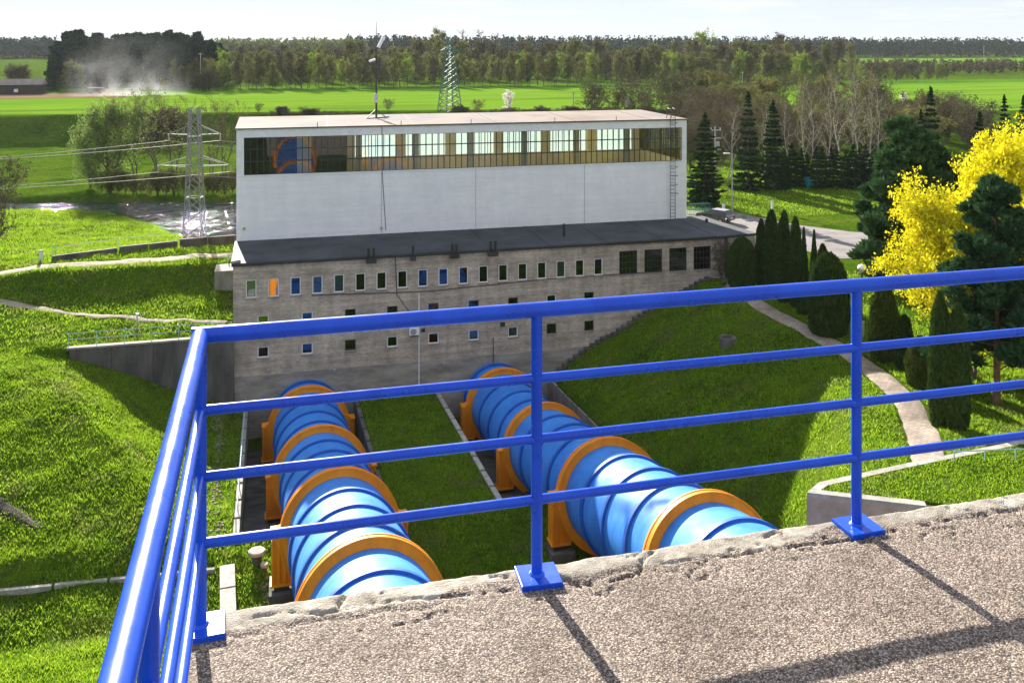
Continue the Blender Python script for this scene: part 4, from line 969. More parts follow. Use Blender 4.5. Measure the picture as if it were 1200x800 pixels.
def make_thuja(key, seed, H, R, prof='column', n=5200, size=.2, leafmat='l_thuja'):
    rng = np.random.default_rng(seed); u = rng.uniform(0, 1, n) ** .9; az = rng.uniform(0, 6.283, n)
    def rad(u):
        if prof == 'column': return np.interp(u, [0, .06, .3, .6, .85, .97, 1], [.62, .85, 1, .9, .62, .25, .04])
        if prof == 'cone': return np.interp(u, [0, .05, .2, .5, .8, 1], [.7, .95, 1, .72, .32, .03])
        return np.interp(u, [0, .08, .3, .55, .8, .93, 1], [.6, .85, 1, .97, .72, .42, .08])
    lump = 1 + (fbm(az * 1.6 + seed, u * H * 1.1, seed, 4) - .5) * .42 + .07 * np.sin(az * 3 + seed)
    rr = R * rad(u) * lump * (1 - rng.uniform(0, 1, n) ** 2.2 * .22)
    C = np.column_stack([rr * np.cos(az), rr * np.sin(az), u * H]); D = np.column_stack([np.cos(az) * .35, np.sin(az) * .35, np.ones(n)])
    V = cards(rng, C, size, 1.7, D, jitter=.45); Q = [np.arange(len(V)).reshape(-1, 4)]
    # dense inside
    na, nz_ = 14, 12; uu, aa = np.meshgrid(np.linspace(.02, .97, nz_), np.linspace(0, 6.283, na, endpoint=False), indexing='ij')
    rc = R * rad(uu) * .74 * (1 + (fbm(aa * 1.6 + seed, uu * H * 1.1, seed, 4) - .5) * .42); core = np.stack([rc * np.cos(aa), rc * np.sin(aa), uu * H], -1).reshape(-1, 3)
    i = np.arange(na * nz_).reshape(nz_, na); q = np.stack([i[:-1], np.roll(i, -1, 1)[:-1], np.roll(i, -1, 1)[1:], i[1:]], -1).reshape(-1, 4) + len(V)
    S = Skel(); S.poly([np.array([0, 0, -.3]), np.array([0, 0, H * .6])], .09, .04)
    reg(key, S.mesh('trunk'), 'bark', fast_mesh('crown', np.concatenate([V, core]), [np.concatenate([Q[0], q])]), leafmat, H)
def make_pine(key, seed, H, W, base=.12, nl=34, per=150, size=.30, leafmat='l_pine', clump=.75):
    rng = np.random.default_rng(seed); S = Skel(); S.poly([np.array([0, 0, -.3]), np.array([.1, 0, H * .4]), np.array([0, .1, H * .93])], .02 * H, .03)
    C, D = [], []
    for i in range(nl):
        f = base + (1 - base) * (i + rng.uniform(0, 1)) / nl; az = i * 2.4 + rng.uniform(-.4, .4); g = (f - base) / (1 - base)
        L = W * .5 * (1 - g) ** .62 * rng.uniform(.7, 1.15) + .3; e = .1 + .5 * g
        d = np.array([math.cos(az) * math.cos(e), math.sin(az) * math.cos(e), math.sin(e)]); o = np.array([0, 0, f * H]); tip = o + d * L + np.array([0, 0, .12 * L])
        S.poly([o, o + d * L * .5, tip], .05 * (1.2 - f), .012)
        for c in range(max(2, int(L * 1.5))):
            t = .35 + .65 * (c + rng.uniform(0, 1)) / max(2, int(L * 1.5)); cc = o + (tip - o) * t + rng.normal(size=3) * .28 * clump
            n = int(per * rng.uniform(.5, 1.1)); v = rand_dirs(rng, n); v[:, 2] = np.abs(v[:, 2]) * .75 - .15
            C.append(cc + v * (clump * rng.uniform(.35, 1, n) ** .5)[:, None] * rng.uniform(.7, 1.15)); D.append(v + np.array([0, 0, .5]))
    reg(key, S.mesh('trunk'), 'pine_bark', leaf_mesh('crown', cards(rng, np.concatenate(C), size, 2.0, np.concatenate(D))), leafmat, H)

counts = {}
def plant(key, name, label, pos, h=None, rz=None, wide=1.0, group=None, cat='tree', seed=[0], leaf=None):
    seed[0] += 1; rng = random.Random(seed[0] * 13 + 5)
    trunk, tm, crown, cmt, Hh = KIND[key]; x, y = pos[0], pos[1]; z = zh(x, y) if len(pos) < 3 else pos[2]
    r = thing(name, label, cat, (x, y, z - .03), group); r.rotation_euler = (0, 0, rng.uniform(0, 6.28) if rz is None else rz)
    s = (h or Hh) / Hh; r.scale = (s * wide, s * wide, s)
    link('trunk', trunk, tm, r); link('crown', crown, cmt, r)
    return r
def yard(px, py): p = at(px, py, -20.45); return p[:2], pxm(p)

# --- conifers and hedging plants by the right-hand path
make_thuja('thuja_a', 1, 6.5, .85); make_thuja('thuja_b', 2, 6.0, .8); make_thuja('thuja_c', 3, 6.8, 1.0, 'cone')
make_thuja('thuja_round', 4, 4.0, 1.9, 'round', 7000, .22); make_thuja('thuja_olive', 5, 6.0, 1.4, 'round', 7000, .2, 'l_thuja_olive'); make_thuja('thuja_big', 6, 7.5, 1.25, 'column', 9000, .19)
cols = [  # base px, base py, top py, width px, kind, label
    (870, 337, 279, 34, 'thuja_round', 'broad rounded dark evergreen bush at the corner of the annex'),
    (892, 336, 258, 13, 'thuja_a', 'slim dark evergreen column touching the rounded bush'),
    (904, 340, 247, 17, 'thuja_b', 'taller dark evergreen column second from the rounded bush'),
    (919, 356, 249, 17, 'thuja_a', 'tall dark evergreen column third from the rounded bush'),
    (932, 362, 256, 15, 'thuja_b', 'dark evergreen column fourth from the rounded bush'),
    (942, 370, 268, 14, 'thuja_c', 'pointed dark evergreen column fifth from the rounded bush'),
    (954, 372, 271, 14, 'thuja_c', 'pointed dark evergreen column sixth from the rounded bush'),
    (964, 375, 288, 17, 'thuja_b', 'short dark evergreen column behind the wide cone shrub'),
    (971, 393, 299, 46, 'thuja_round', 'wide dark evergreen shrub beside the globe lamp post'),
    (1036, 424, 335, 32, 'thuja_olive', 'olive green evergreen shrub between globe lamp and yellow tree'),
    (1060, 436, 372, 20, 'thuja_b', 'narrow evergreen under the lowest yellow branches'),
    (1078, 458, 398, 30, 'thuja_olive', 'small rounded evergreen next to the paved path'),
    (1101, 508, 352, 26, 'thuja_big', 'tall dark evergreen column beside the bend of the paved path'),
    (1122, 512, 366, 28, 'thuja_big', 'broad dark evergreen column under the big pine'),
]
for bx, by, ty, w, k, lab in cols:
    p, s = yard(bx, by); h = (by - ty) / s; Rr = {'thuja_a': .85, 'thuja_b': .8, 'thuja_c': 1.0, 'thuja_round': 1.9, 'thuja_olive': 1.4, 'thuja_big': 1.25}[k]
    plant(k, 'evergreen_shrub', lab, p, h, wide=(w / s / 2 / Rr) / (h / KIND[k][4]) * 1.05, group='evergreens along the paved path', cat='evergreen')
make_spruce('spruce_a', 11, 15, 2.9); make_spruce('spruce_b', 12, 15, 2.6, 24); make_spruce('spruce_small', 13, 6, 1.5, 14, .3)
for bx, by, ty, w, lab in ((826, 240, 132, 46, 'dark spruce standing right against the end of the white hall'), (877, 222, 107, 40, 'tall dark spruce behind the street lamp at the lawn edge'), (906, 222, 117, 36, 'slightly shorter dark spruce beside the tall one at the lawn edge'),
                           (1091, 240, 102, 44, 'tall dark spruce rising above the big pine'), (1079, 236, 128, 30, 'slim spruce leaning on the tall spruce above the pine'), (1148, 240, 131, 38, 'dark spruce behind the twin street lamps'), (1177, 232, 111, 34, 'narrow spruce tip above the yellow tree'), (1199, 236, 112, 34, 'spruce tip next to the narrow one above the yellow tree')):
    p, s = yard(bx, by); h = (by - ty) / s
    plant(('spruce_a', 'spruce_b')[bx % 2], 'spruce_tree', lab, p, h, wide=(w / s / 2 / 2.75) / (h / 15), group='spruces round the lawn')
rs = random.Random(4)
for k in range(15):
    bx = 921 + k * 8.6 + rs.uniform(-2, 2); p, s = yard(bx, 219 + rs.uniform(-1, 2)); h = rs.uniform(34, 52) / s
    plant('spruce_small', 'young_spruce', 'young dark spruce in the hedge row along the far edge of the lawn', p, h, wide=rs.uniform(.8, 1.05), group='young spruces along the lawn edge')
make_pine('pine_big', 21, 13, 10.5, .02, 60, 120, .34, clump=.95); make_pine('pine_front', 22, 13, 8.4, .15, 46, 170, .27, clump=.72); make_pine('pine_low', 23, 8, 7, .02, 34, 120, .32, clump=.9)
p, s = yard(1062, 335); plant('pine_big', 'pine_tree', 'broad bushy dark pine in front of the car park', p, (335 - 150) / s, wide=.92)
p, s = yard(1110, 330); plant('pine_low', 'pine_tree', 'low dense pine behind the yellow tree below the spruces', p, (330 - 195) / s, wide=.8)
p, s = yard(1168, 482); plant('pine_front', 'pine_tree', 'tall dark pine with bare lower trunk in front of the yellow tree', p, (482 - 228) / s, wide=.95, rz=.6)
p, s = yard(1225, 470); plant('pine_front', 'pine_tree', 'second dark pine with bare trunk shading the lawn past the railing', p, 10.5, wide=.95, rz=2.1)
for bx, by, h_, lab in ((1290, 330, 13, 'dark pine on the lawn beyond the second yellow tree'), (1350, 300, 14, 'dark pine at the back of the lawn past the car park'), (1420, 380, 11, 'single low pine on the open lawn to the side of the railing')):
    p, s = yard(bx, by); plant('pine_big', 'pine_tree', lab, p, h_, wide=.8)
# --- yellow flowering tree
def make_yellow():
    S, T, tips, td = broadleaf(31, 14, 11.5, .10, n1=30, n2=8, n3=6, up=.55, r=.2, shape='round', stems=3)
    rng = np.random.default_rng(5); tips = tips[rng.uniform(size=len(tips)) < .8]; C = np.repeat(tips, 11, 0); C = C + rng.normal(size=C.shape) * .26
    reg('yellow', merge_tubes('trunk', [S, T]), 'bark', leaf_mesh('crown', cards(rng, C, .20, 1.2)), 'l_yellow', 14)
make_yellow()
p, s = yard(1143, 450); plant('yellow', 'yellow_tree', 'large tree covered in bright yellow blossom between the pines', p, (446 - 240) / s, wide=.86, rz=.5)
p, s = yard(1208, 400); plant('yellow', 'yellow_tree', 'second yellow blossom tree, taller, behind the bare trunk pine', p, (400 - 176) / s, wide=.72, rz=2.0)
# --- bare and budding trees behind the lawn
make_broad('bare_tall', 41, 16, 6, 'l_brown', 1, .16, .1, 'bark_pale', base=.25, n1=18, n2=5, n3=5, up=1.0, r=.14, shape='tall')
make_broad('bare_tall2', 42, 16, 6.5, 'l_alder', 1, .16, .1, 'bark_pale', base=.2, n1=20, n2=5, n3=5, up=1.05, r=.13, shape='tall', stems=1)
make_broad('brush', 43, 7, 5.5, 'l_brown', 1, .16, .12, 'twig', base=.05, n1=12, n2=5, n3=5, up=.95, r=.07, shape='round', stems=4)
make_broad('brush_green', 44, 6, 5, 'l_alder', 2, .18, .15, 'twig', base=.05, n1=12, n2=5, n3=5, up=.95, r=.07, shape='round', stems=4)
rs = random.Random(8)
for k, bx in enumerate((852, 893, 925, 944, 958, 972, 985, 996, 1006, 1020, 1034)):
    p, s = yard(bx, 212 - (k % 4) * 3); plant(('bare_tall', 'bare_tall2')[k % 2], 'bare_tree', 'tall slender bare tree with pale trunk behind the spruce hedge', p, (212 - rs.uniform(84, 104)) / s * (1.0 if bx > 940 else .72), wide=rs.uniform(.8, 1.1), group='bare trees behind the spruce hedge')
for k in range(118):
    X = rs.uniform(56, 150); Y = rs.uniform(136, 222)
    if X * CT - Y * ST < .17 * (X * ST + Y * CT): X += 18
    plant('brush' if rs.random() < .75 else 'brush_green', 'bare_shrub', 'leafless brown thicket shrub on the valley slope behind the lawn', (X, Y), rs.uniform(5.0, 8.5), wide=rs.uniform(.9, 1.3), group='thicket on the valley slope', cat='shrub')
p, s = yard(835, 226); plant('brush', 'bare_shrub', 'small round bare shrub beside the utility pole', p, 4.2, wide=.8, cat='shrub')
p = (38.7, 74.0); plant('brush', 'bare_shrub', 'leafless ornamental shrub against the last big window of the brick base', p, 2.9, wide=1.1, cat='shrub')
# --- left: willow, alders and bank scrub by the river
make_broad('willow', 51, 13, 11.5, 'l_willow', 4, .20, .30, base=.10, n1=20, n2=7, n3=5, up=.75, r=.26, shape='round', stems=3)
make_broad('alder_big', 52, 15, 8, 'l_alder', 1, .17, .2, base=.22, n1=13, n2=5, n3=4, up=.9, r=.2, shape='round', stems=2)
def north(px, d_extra=3.5, Z=-23.2):   # a spot on the north bank under pixel column px
    t = (px - 600) / F_PX; k = (t * CT + ST) / (CT - t * ST); Y = 150.
    for _ in range(8): X = k * Y; Y = float(bank_n(X)) + d_extra
    return (k * Y, Y)
for px, e, k, h, w, lab in ((128, 3, 'willow', 13.2, .95, 'pale green leafing willow on the far river bank'), (106, 6, 'willow', 9.5, .8, 'smaller pale green willow at the outer side of the larger one'), (160, 5, 'alder_big', 15.5, 1.0, 'dark stemmed riverside tree next to the willow'), (186, 4, 'alder_big', 17, 1.0, 'tallest dark stemmed riverside tree left of the lattice pylon'),
                            (205, 7, 'alder_big', 16, .9, 'dark stemmed riverside tree just behind the lattice pylon'), (246, 5, 'alder_big', 14.5, .85, 'dark stemmed riverside tree between pylon and white hall'), (262, 8, 'alder_big', 15, .8, 'dark stemmed riverside tree half hidden by the white hall')):
    plant(k, 'riverside_tree', lab, north(px, e + 4), h * .95, wide=w, group='trees on the far river bank')
rs = random.Random(12)
for k in range(17):
    plant('brush_green' if k % 3 else 'brush', 'bank_shrub', 'dark low scrub bush at the waterline of the far bank', north(118 + k * 9.6, rs.uniform(1.6, 4.5)), rs.uniform(2.0, 3.4), wide=rs.uniform(1.0, 1.4), group='scrub along the far waterline', cat='shrub')
p = at(-6, 305, -20.6); plant('brush', 'bare_shrub', 'bare brown bush on the near bank left of the upper path', p[:2], 8.0, wide=.8, cat='shrub')
# --- field edge shrubs
make_broad('dome', 53, 5, 6.5, 'l_brown', 3, .2, .18, 'twig', base=.04, n1=14, n2=6, n3=5, up=.8, r=.06, shape='round', stems=4)
def plateau(px, py): p = at(px, py, -15.95); return p[:2], pxm(p)
for px, py, ty, w, k, lab in ((185, 137, 112, 60, 'dome', 'wide dark shrub on the valley edge above the riverside trees'), (395, 137, 114, 48, 'dome', 'wide dark bush on the field edge above the hall roof'), (345, 137, 122, 34, 'dome', 'low dark bush on the field edge near the antenna mast'), (315, 137, 125, 30, 'dome', 'smallest dark bush on the field edge over the hall corner'),
                          (722, 131, 108, 22, 'brush_green', 'rounded upright shrub on the field edge beside a white box'), (240, 108, 90, 26, 'dome', 'dark domed bush near the smoke at the far field edge'), (455, 130, 118, 14, 'brush', 'little twiggy bush on the field edge by the green pylon'), (560, 130, 118, 16, 'brush', 'reddish twiggy bush on the field edge past the green pylon')):
    p, s = plateau(px, py); h = (py - ty) / s; Wd = {'dome': 6.5, 'brush': 5.5, 'brush_green': 5}[k]
    plant(k, 'field_shrub', lab, p, h, wide=(w / s / Wd) / (h / KIND[k][4]), cat='shrub', group='shrubs on the field edge')
make_broad('blossom', 54, 6, 3.4, 'l_white', 4, .2, .2, base=.12, n1=12, n2=5, n3=4, up=.95, r=.08, shape='round')
p, s = plateau(594, 131); plant('blossom', 'blossom_tree', 'small white blossoming tree alone at the field edge', p, 26 / s)
p = at(1060, 134, -17.5); plant('blossom', 'blossom_tree', 'pale blossoming bush at the thicket edge before the big field', p[:2], 3.6, wide=1.2)
# low hedge of scrub along the near edge of the crop field
rs = random.Random(15)
for k in range(60):
    px = 300 + k * 9.0; p, s = plateau(px + rs.uniform(-3, 3), 132.5 + rs.uniform(-.8, .8))
    plant(('brush', 'dome')[k % 2], 'hedge_shrub', 'low brown hedge shrub in the row along the near edge of the crop field', p, rs.uniform(1.2, 2.2), wide=1.7, cat='shrub', group='low hedge along the crop field')
# --- the row of tall trees behind the crop field
for i in range(4): make_broad('row%d' % i, 60 + i, 16, 8.0, ('l_alder', 'l_brown', 'l_alder', 'l_fresh')[i], 3, .36, .38, 'bark', base=.12, n1=22, n2=5, n3=4, up=.9, r=.17, shape='round' if i % 2 else 'tall')
rs = random.Random(20)
def far(px, Y): t = (px - 600) / F_PX; return ((t * CT + ST) / (CT - t * ST) * Y, Y)
ROWL = ['tall budding grey green tree in the row behind the crop field', 'tall brown still bare tree in the row behind the crop field', 'tall olive budding tree in the row behind the crop field', 'fresh light green tree in the row behind the crop field']
for px in np.arange(255, 1112, 4.6):
    Y = 366 + rs.uniform(0, 30); k = rs.choice([0, 0, 0, 1, 1, 2, 2, 3] if px < 640 else [0, 1, 1, 1, 2, 2, 3])
    h = rs.uniform(9.5, 14.6) * (1.0 if px < 960 else .85)
    if 985 < px: h = rs.uniform(5, 9)
    plant('row%d' % k, 'row_tree', ROWL[k], far(px + rs.uniform(-3, 3), Y), h, wide=rs.uniform(.85, 1.15), group='tree row behind the crop field')
for px in np.arange(265, 1000, 7.5):
    k = rs.choice([0, 1, 1, 2]); h = rs.uniform(13.5, 20) * (1 if px > 400 else .85)
    plant('row%d' % k, 'row_tree', ['taller grey green tree in the second rank behind the tree row', 'taller brown bare tree in the second rank behind the tree row', 'taller olive tree in the second rank behind the tree row'][k], far(px + rs.uniform(-5, 5), 430 + rs.uniform(0, 50)), h, wide=rs.uniform(.9, 1.25), group='second rank behind the tree row')
for px, h, lab in ((517, 27, 'very tall tree with ivy dark crown rising above the far woods'), (543, 28, 'very tall bare branched tree above the far woods, nearest the ivy one'), (566, 28, 'very tall bare branched tree above the far woods, middle one'), (583, 26, 'very tall bare branched tree above the far woods, last of the group'), (820, 26, 'big fresh yellow green tree above the far woods'), (915, 25, 'broad brown tree standing above the far woods')):
    plant('row3' if px == 820 else ('row0' if px == 517 else ('row1' if px == 915 else 'bare_tall')), 'tall_tree', lab, far(px, 500), h * .92, wide=1.05 if px in (820, 915, 517) else .9, group='tallest trees over the far woods')
# --- dark pine stand at the left
make_pine('stand', 71, 20, 8.5, .08, 30, 34, .9, 'l_far', 1.3)
for k in range(80):
    Y = rs.uniform(390, 470); px = rs.uniform(62, 262) if Y < 430 else rs.uniform(56, 250); h = rs.uniform(18, 23) * (Y / 440) * (1 if 78 < px < 235 else .85)
    plant('stand', 'stand_pine', 'dark pine in the dense stand behind the smoke', far(px, Y), h, wide=rs.uniform(.9, 1.2), group='pine stand behind the smoke')
for px, h, k, lab in ((60, 14, 'spruce_a', 'dark spruce at the end of the barn'), (96, 9.5, 'row3', 'pale green rounded tree between barn and smoke'), (78, 11, 'row0', 'grey green tree next to the barn spruce'), (156, 9.5, 'spruce_b', 'slim spruce standing inside the smoke'), (180, 7.5, 'row1', 'bare tree standing inside the smoke'), (20, 7, 'dome', 'grey bush behind the barn roof')):
    plant(k, 'farm_tree', lab, far(px, 378), h, wide=1.0, group='trees round the barn')
for px in np.arange(203, 262, 6): plant('row%d' % rs.choice([0, 2]), 'row_tree', 'slender tree in the short row between smoke and tree row', far(px, 375 + rs.uniform(0, 12)), rs.uniform(9, 12), wide=.8, group='short row beside the smoke')
# --- woods on the skyline
def skyline(name, label, mat, x_of, n, H, Y0, Y1, seed, wq, dens=46, lim=None):
    rng = np.random.default_rng(seed); C = []
    px = rng.uniform(x_of[0], x_of[1], n); Y = rng.uniform(Y0, Y1, n); t = (px - 600) / F_PX; X = (t * CT + ST) / (CT - t * ST) * Y; Z = height(X, Y, False)
    h = H * rng.uniform(.78, 1.12, n)
    for i in range(n):
        v = rng.normal(size=(dens, 3)); v = unit(v) * (rng.uniform(0, 1, dens) ** .4)[:, None]
        C.append(np.column_stack([X[i] + v[:, 0] * wq, Y[i] + v[:, 1] * wq, Z[i] + h[i] * (.52 + .48 * v[:, 2])]))
    V = cards(rng, np.concatenate(C), wq * .62, 1.2)
    o = link(name, leaf_mesh(name, V), mat); return tag(o, label, 'woodland', None, 'stuff')
skyline('pine_wood', 'dark pine wood along the skyline behind the fields', M['l_far'], (405, 1560), 2200, 23.5, 930, 1040, 81, 3.6, 46)
skyline('mixed_wood', 'pale spring wood on the low hill behind the pine stand', M['l_hazel'], (240, 430), 420, 20, 880, 960, 82, 3.8, 50)
skyline('distant_wood', 'distant bluish wood at the edge of the hillside field', M['l_far'], (-260, 70), 620, 21, 1000, 1120, 83, 3.8, 50)
skyline('field_hedge', 'brown hedge scrub below the far right field', M['l_brown'], (960, 1230), 260, 8, 455, 560, 84, 1.6, 60)

# ------------------------------------------------------------------ small things of the yard, the fields and the river
def lathe_thing(name, label, cat, pos, parts, group=None):
    r = thing(name, label, cat, pos, group)
    for nm, mt, prof in parts: MB().revolve(pos, prof, 20).build(nm, M[mt], r, True)
    return r
# concrete well ring on the bank
p = np.array([32.8, 61.8, 0]); p[2] = zh(p[0], p[1]) - .5
w = thing('well_ring', 'round concrete well ring standing out of the shaded bank', 'well', p)
MB().revolve(p, [(.62, 0), (.62, 1.05), (.60, 1.08), (.44, 1.08), (.42, 1.05), (.42, .3)], 28).build('ring', M['darkconcrete'], w, True)
MB().revolve(p + (0, 0, .78), [(.41, 0), (.41, .08), (.02, .1)], 20).build('lid', M['darkconcrete'], w)
for px, py, r_, h_, lab in ((301, 655, .45, .5, 'round concrete manhole cap on a stub beside the left pipe'), (310, 664, .2, .3, 'small round concrete cap next to the larger manhole cap')):
    q = at(px, py, -27.0); q[2] = zh(q[0], q[1])
    lathe_thing('manhole_cap', lab, 'manhole', q, (('stub', 'darkconcrete', [(r_ * .55, -.1), (r_ * .55, h_)]), ('cap', 'kerb', [(r_, h_), (r_, h_ + .12), (r_ * .9, h_ + .16), (.01, h_ + .17)])))
for px, py, lab in ((48, 313, 'short white marker post beside the upper path'),):
    q = at(px, py, -19.9); q[2] = zh(q[0], q[1])
    o = thing('marker_post', lab, 'post', q); MB().box(q + (0, 0, .45), (.28, .28, 1.0)).build('shaft', M['cyan_white'], o, bevel=.02); MB().box(q + (0, 0, 1.0), (.34, .34, .1)).build('cap', M['kerb'], o)
q = at(161, 378, -21.7); q[2] = zh(q[0], q[1])
o = thing('marker_post', 'small grey green marker post on the lawn above the wing wall', 'post', q); MB().tube([q, q + (0, 0, .8)], .05, 8).build('shaft', M['cyan'], o); MB().box(q + (0, 0, .9), (.2, .12, .22)).build('plate', M['cyan_white'], o)
# globe lamp beside the paved path
q, s = yard(1010, 397); q = np.array([q[0], q[1], zh(*q)]); H = 85 / s
o = thing('globe_lamp', 'dark lamp post with a white dome beside the paved path', 'lamp post', q)
MB().tube([q - (0, 0, .1), q + (0, 0, 1.1)], .16, 10).build('base', M['steel'], o, True); MB().tube([q + (0, 0, 1.1), q + (0, 0, H - .45)], .055, 10).build('pole', M['dark_metal'], o, True)
MB().revolve(q + (0, 0, H - .45), [(.08, -.1), (.18, 0), (.30, .12), (.31, .22), (.22, .36), (.05, .43)], 20).build('globe', M['frame_white'], o, True)
def street_lamp(px, by, ty, lab, dirx=-1):
    q, s = yard(px, by); q = np.array([q[0], q[1], zh(*q)]); H = (by - ty) / s
    o = thing('street_lamp', lab, 'lamp post', q, 'street lamps of the yard')
    MB().tube([q - (0, 0, .1), q + (0, 0, H)], [.11, .06], 8).build('pole', M['steel'], o, True)
    MB().tube([q + (0, 0, H - .1), q + (dirx * .5, 0, H + .1)], .045, 6).build('arm', M['steel'], o)
    MB().box(q + (dirx * .75, 0, H + .1), (.8, .32, .16)).build('lamp_head', M['frame_white'], o, bevel=.04)
street_lamp(858, 249, 180, 'tall grey street lamp on the lawn edge near the parked car')
street_lamp(1141, 292, 175, 'grey street lamp rising above the low pine, shorter of the pair', 1); street_lamp(1145, 286, 167, 'grey street lamp rising above the low pine, taller of the pair', 1)
q, s = yard(838, 230); q = np.array([q[0], q[1], zh(*q)]); H = 82 / s
o = thing('utility_pole', 'wooden utility pole with crossarms beside the spruce at the hall', 'pole', q)
MB().tube([q - (0, 0, .2), q + (0, 0, H)], [.15, .10], 8).build('pole', M['bark_pale'], o)
for dz in (.5, 1.6, 3.2): MB().box(q + (0, -.12, H - dz), (1.7, .12, .12)).build('crossarm', M['steel'], o)
for sx in (-.7, .7): MB().tube([q + (sx, -.12, H - .45), q + (sx, -.12, H - .15)], .06, 6).build('insulator', M['frame_white'], o)
MB().box(q + (.2, -.3, H - 2.4), (.5, .4, .6)).build('transformer', M['steel'], o)
# blue bin, white post, gate panel near the car
q, s = yard(948, 220); q = np.array([q[0], q[1], zh(*q)])
M['bin'] = mat_noise('turquoise_plastic', (.02, .22, .26), (.03, .30, .34), 3, .5)
o = thing('waste_bin', 'turquoise waste container under the young spruces', 'bin', q); MB().box(q + (0, 0, .75), (1.0, .9, 1.4), taper=1.12).build('body', M['bin'], o, bevel=.05); MB().box(q + (0, 0, 1.52), (1.2, 1.05, .14)).build('lid', M['bin'], o, bevel=.04)
q, s = yard(848, 250); q = np.array([q[0], q[1], zh(*q)])
o = thing('marker_post', 'white post standing behind the parked car', 'post', q); MB().box(q + (0, 0, .6), (.3, .3, 1.3)).build('shaft', M['frame_white'], o, bevel=.03); MB().box(q + (0, 0, 1.28), (.36, .36, .08)).build('cap', M['steel'], o)
q, s = yard(905, 246); q = np.array([q[0], q[1], zh(*q)])
o = thing('marker_post', 'white post on the lawn above the evergreen columns', 'post', q); MB().box(q + (0, 0, .55), (.25, .25, 1.1)).build('shaft', M['frame_white'], o, bevel=.03); MB().box(q + (0, 0, 1.14), (.3, .3, .08)).build('cap', M['steel'], o)
q0, q1 = at(806, 253, -20.45), at(832, 252, -20.45)
o = thing('fence_panel', 'low turquoise fence panel behind the hall end', 'fence', q0); M['fence'] = mat_noise('turquoise_mesh', (.05, .20, .19), (.08, .27, .26), 3, .6)
for k in range(12): f = k / 11; a = q0 + (q1 - q0) * f; MB().tube([a, a + (0, 0, 1.5)], .035, 6).build('bar', M['fence'], o)
for z in (.15, .8, 1.45): MB().bar(q0 + (0, 0, z), q1 + (0, 0, z), .06, .08).build('rail', M['fence'], o)

# parked car, seen from behind
def car(pos, rz):
    o = thing('parked_car', 'silver and dark parked estate car beside the hall', 'car', pos)
    M['car_paint'] = mat_noise('dark_car_paint', (.03, .028, .032), (.04, .036, .04), 2, .18, coat=1., spec=.6); M['car_glass'] = mat_noise('car_glass', (.02, .025, .03), (.025, .03, .035), 2, .05, spec=.8)
    M['tyre'] = mat_noise('tyre_rubber', (.012, .012, .012), (.02, .02, .02), 5, .85); M['red_lamp'] = mat_noise('red_lamp', (.4, .01, .01), (.5, .02, .02), 5, .2)
    body = [(-2.2, .32), (-2.28, .55), (-2.2, .92), (-2.05, 1.0), (-1.2, 1.0), (.9, .98), (1.95, .82), (2.2, .62), (2.22, .34), (1.75, .26), (-1.8, .26)]
    cab = [(-2.05, .98), (-1.85, 1.38), (-1.55, 1.47), (.1, 1.47), (.95, .96)]
    ca, sa = math.cos(rz), math.sin(rz)
    def T(x, y, z): return (pos[0] + x * ca - y * sa, pos[1] + x * sa + y * ca, pos[2] + z)
    def ext(prof, w0, w1):
        n = len(prof); mid = .85; V = []
        for sy in (-1, 1): V += [T(x, sy * (w0 if z < mid else w1 + (w0 - w1) * max(0, (1.47 - z) / .62)), z) for x, z in prof]
        return MB().add(V, [tuple(range(n)), tuple(range(n, 2 * n))[::-1]] + [(i, n + i, n + (i + 1) % n, (i + 1) % n) for i in range(n)])
    ext(body, .88, .86).build('body', M['car_paint'], o, bevel=.06); c = ext(cab, .80, .64); c.build('cabin', M['car_glass'], o, bevel=.05)
    roof = [T(-1.75, -.63, 1.44), T(.1, -.63, 1.44), T(.1, .63, 1.44), T(-1.75, .63, 1.44)]
    MB().add(roof + [(v[0], v[1], v[2] + .06) for v in roof], [(3, 2, 1, 0), (4, 5, 6, 7), (0, 1, 5, 4), (1, 2, 6, 5), (2, 3, 7, 6), (3, 0, 4, 7)]).build('roof', M['steel'], o, bevel=.03)
    for x in (-1.35, 1.4):
        for sy in (-1, 1):
            a, b = T(x, sy * .68, .31), T(x, sy * .90, .31); w_ = MB().tube([a, b], .31, 20).build('wheel', M['tyre'], o, True)
            MB().tube([T(x, sy * .89, .31), T(x, sy * .915, .31)], .19, 14).build('rim', M['steel'], w_)
    for sy in (-1, 1):
        for x, mt, nm in ((-2.27, 'red_lamp', 'tail_lamp'), (2.2, 'frame_white', 'headlight')): MB().box(T(x, sy * .68, .72), (.08, .26, .16), rz).build(nm, M[mt], o)
    MB().box(T(-2.3, 0, .62), (.03, .5, .11), rz).build('number_plate', M['frame_white'], o)
q, s = yard(838, 259); car((q[0], q[1], -20.45), math.radians(118))

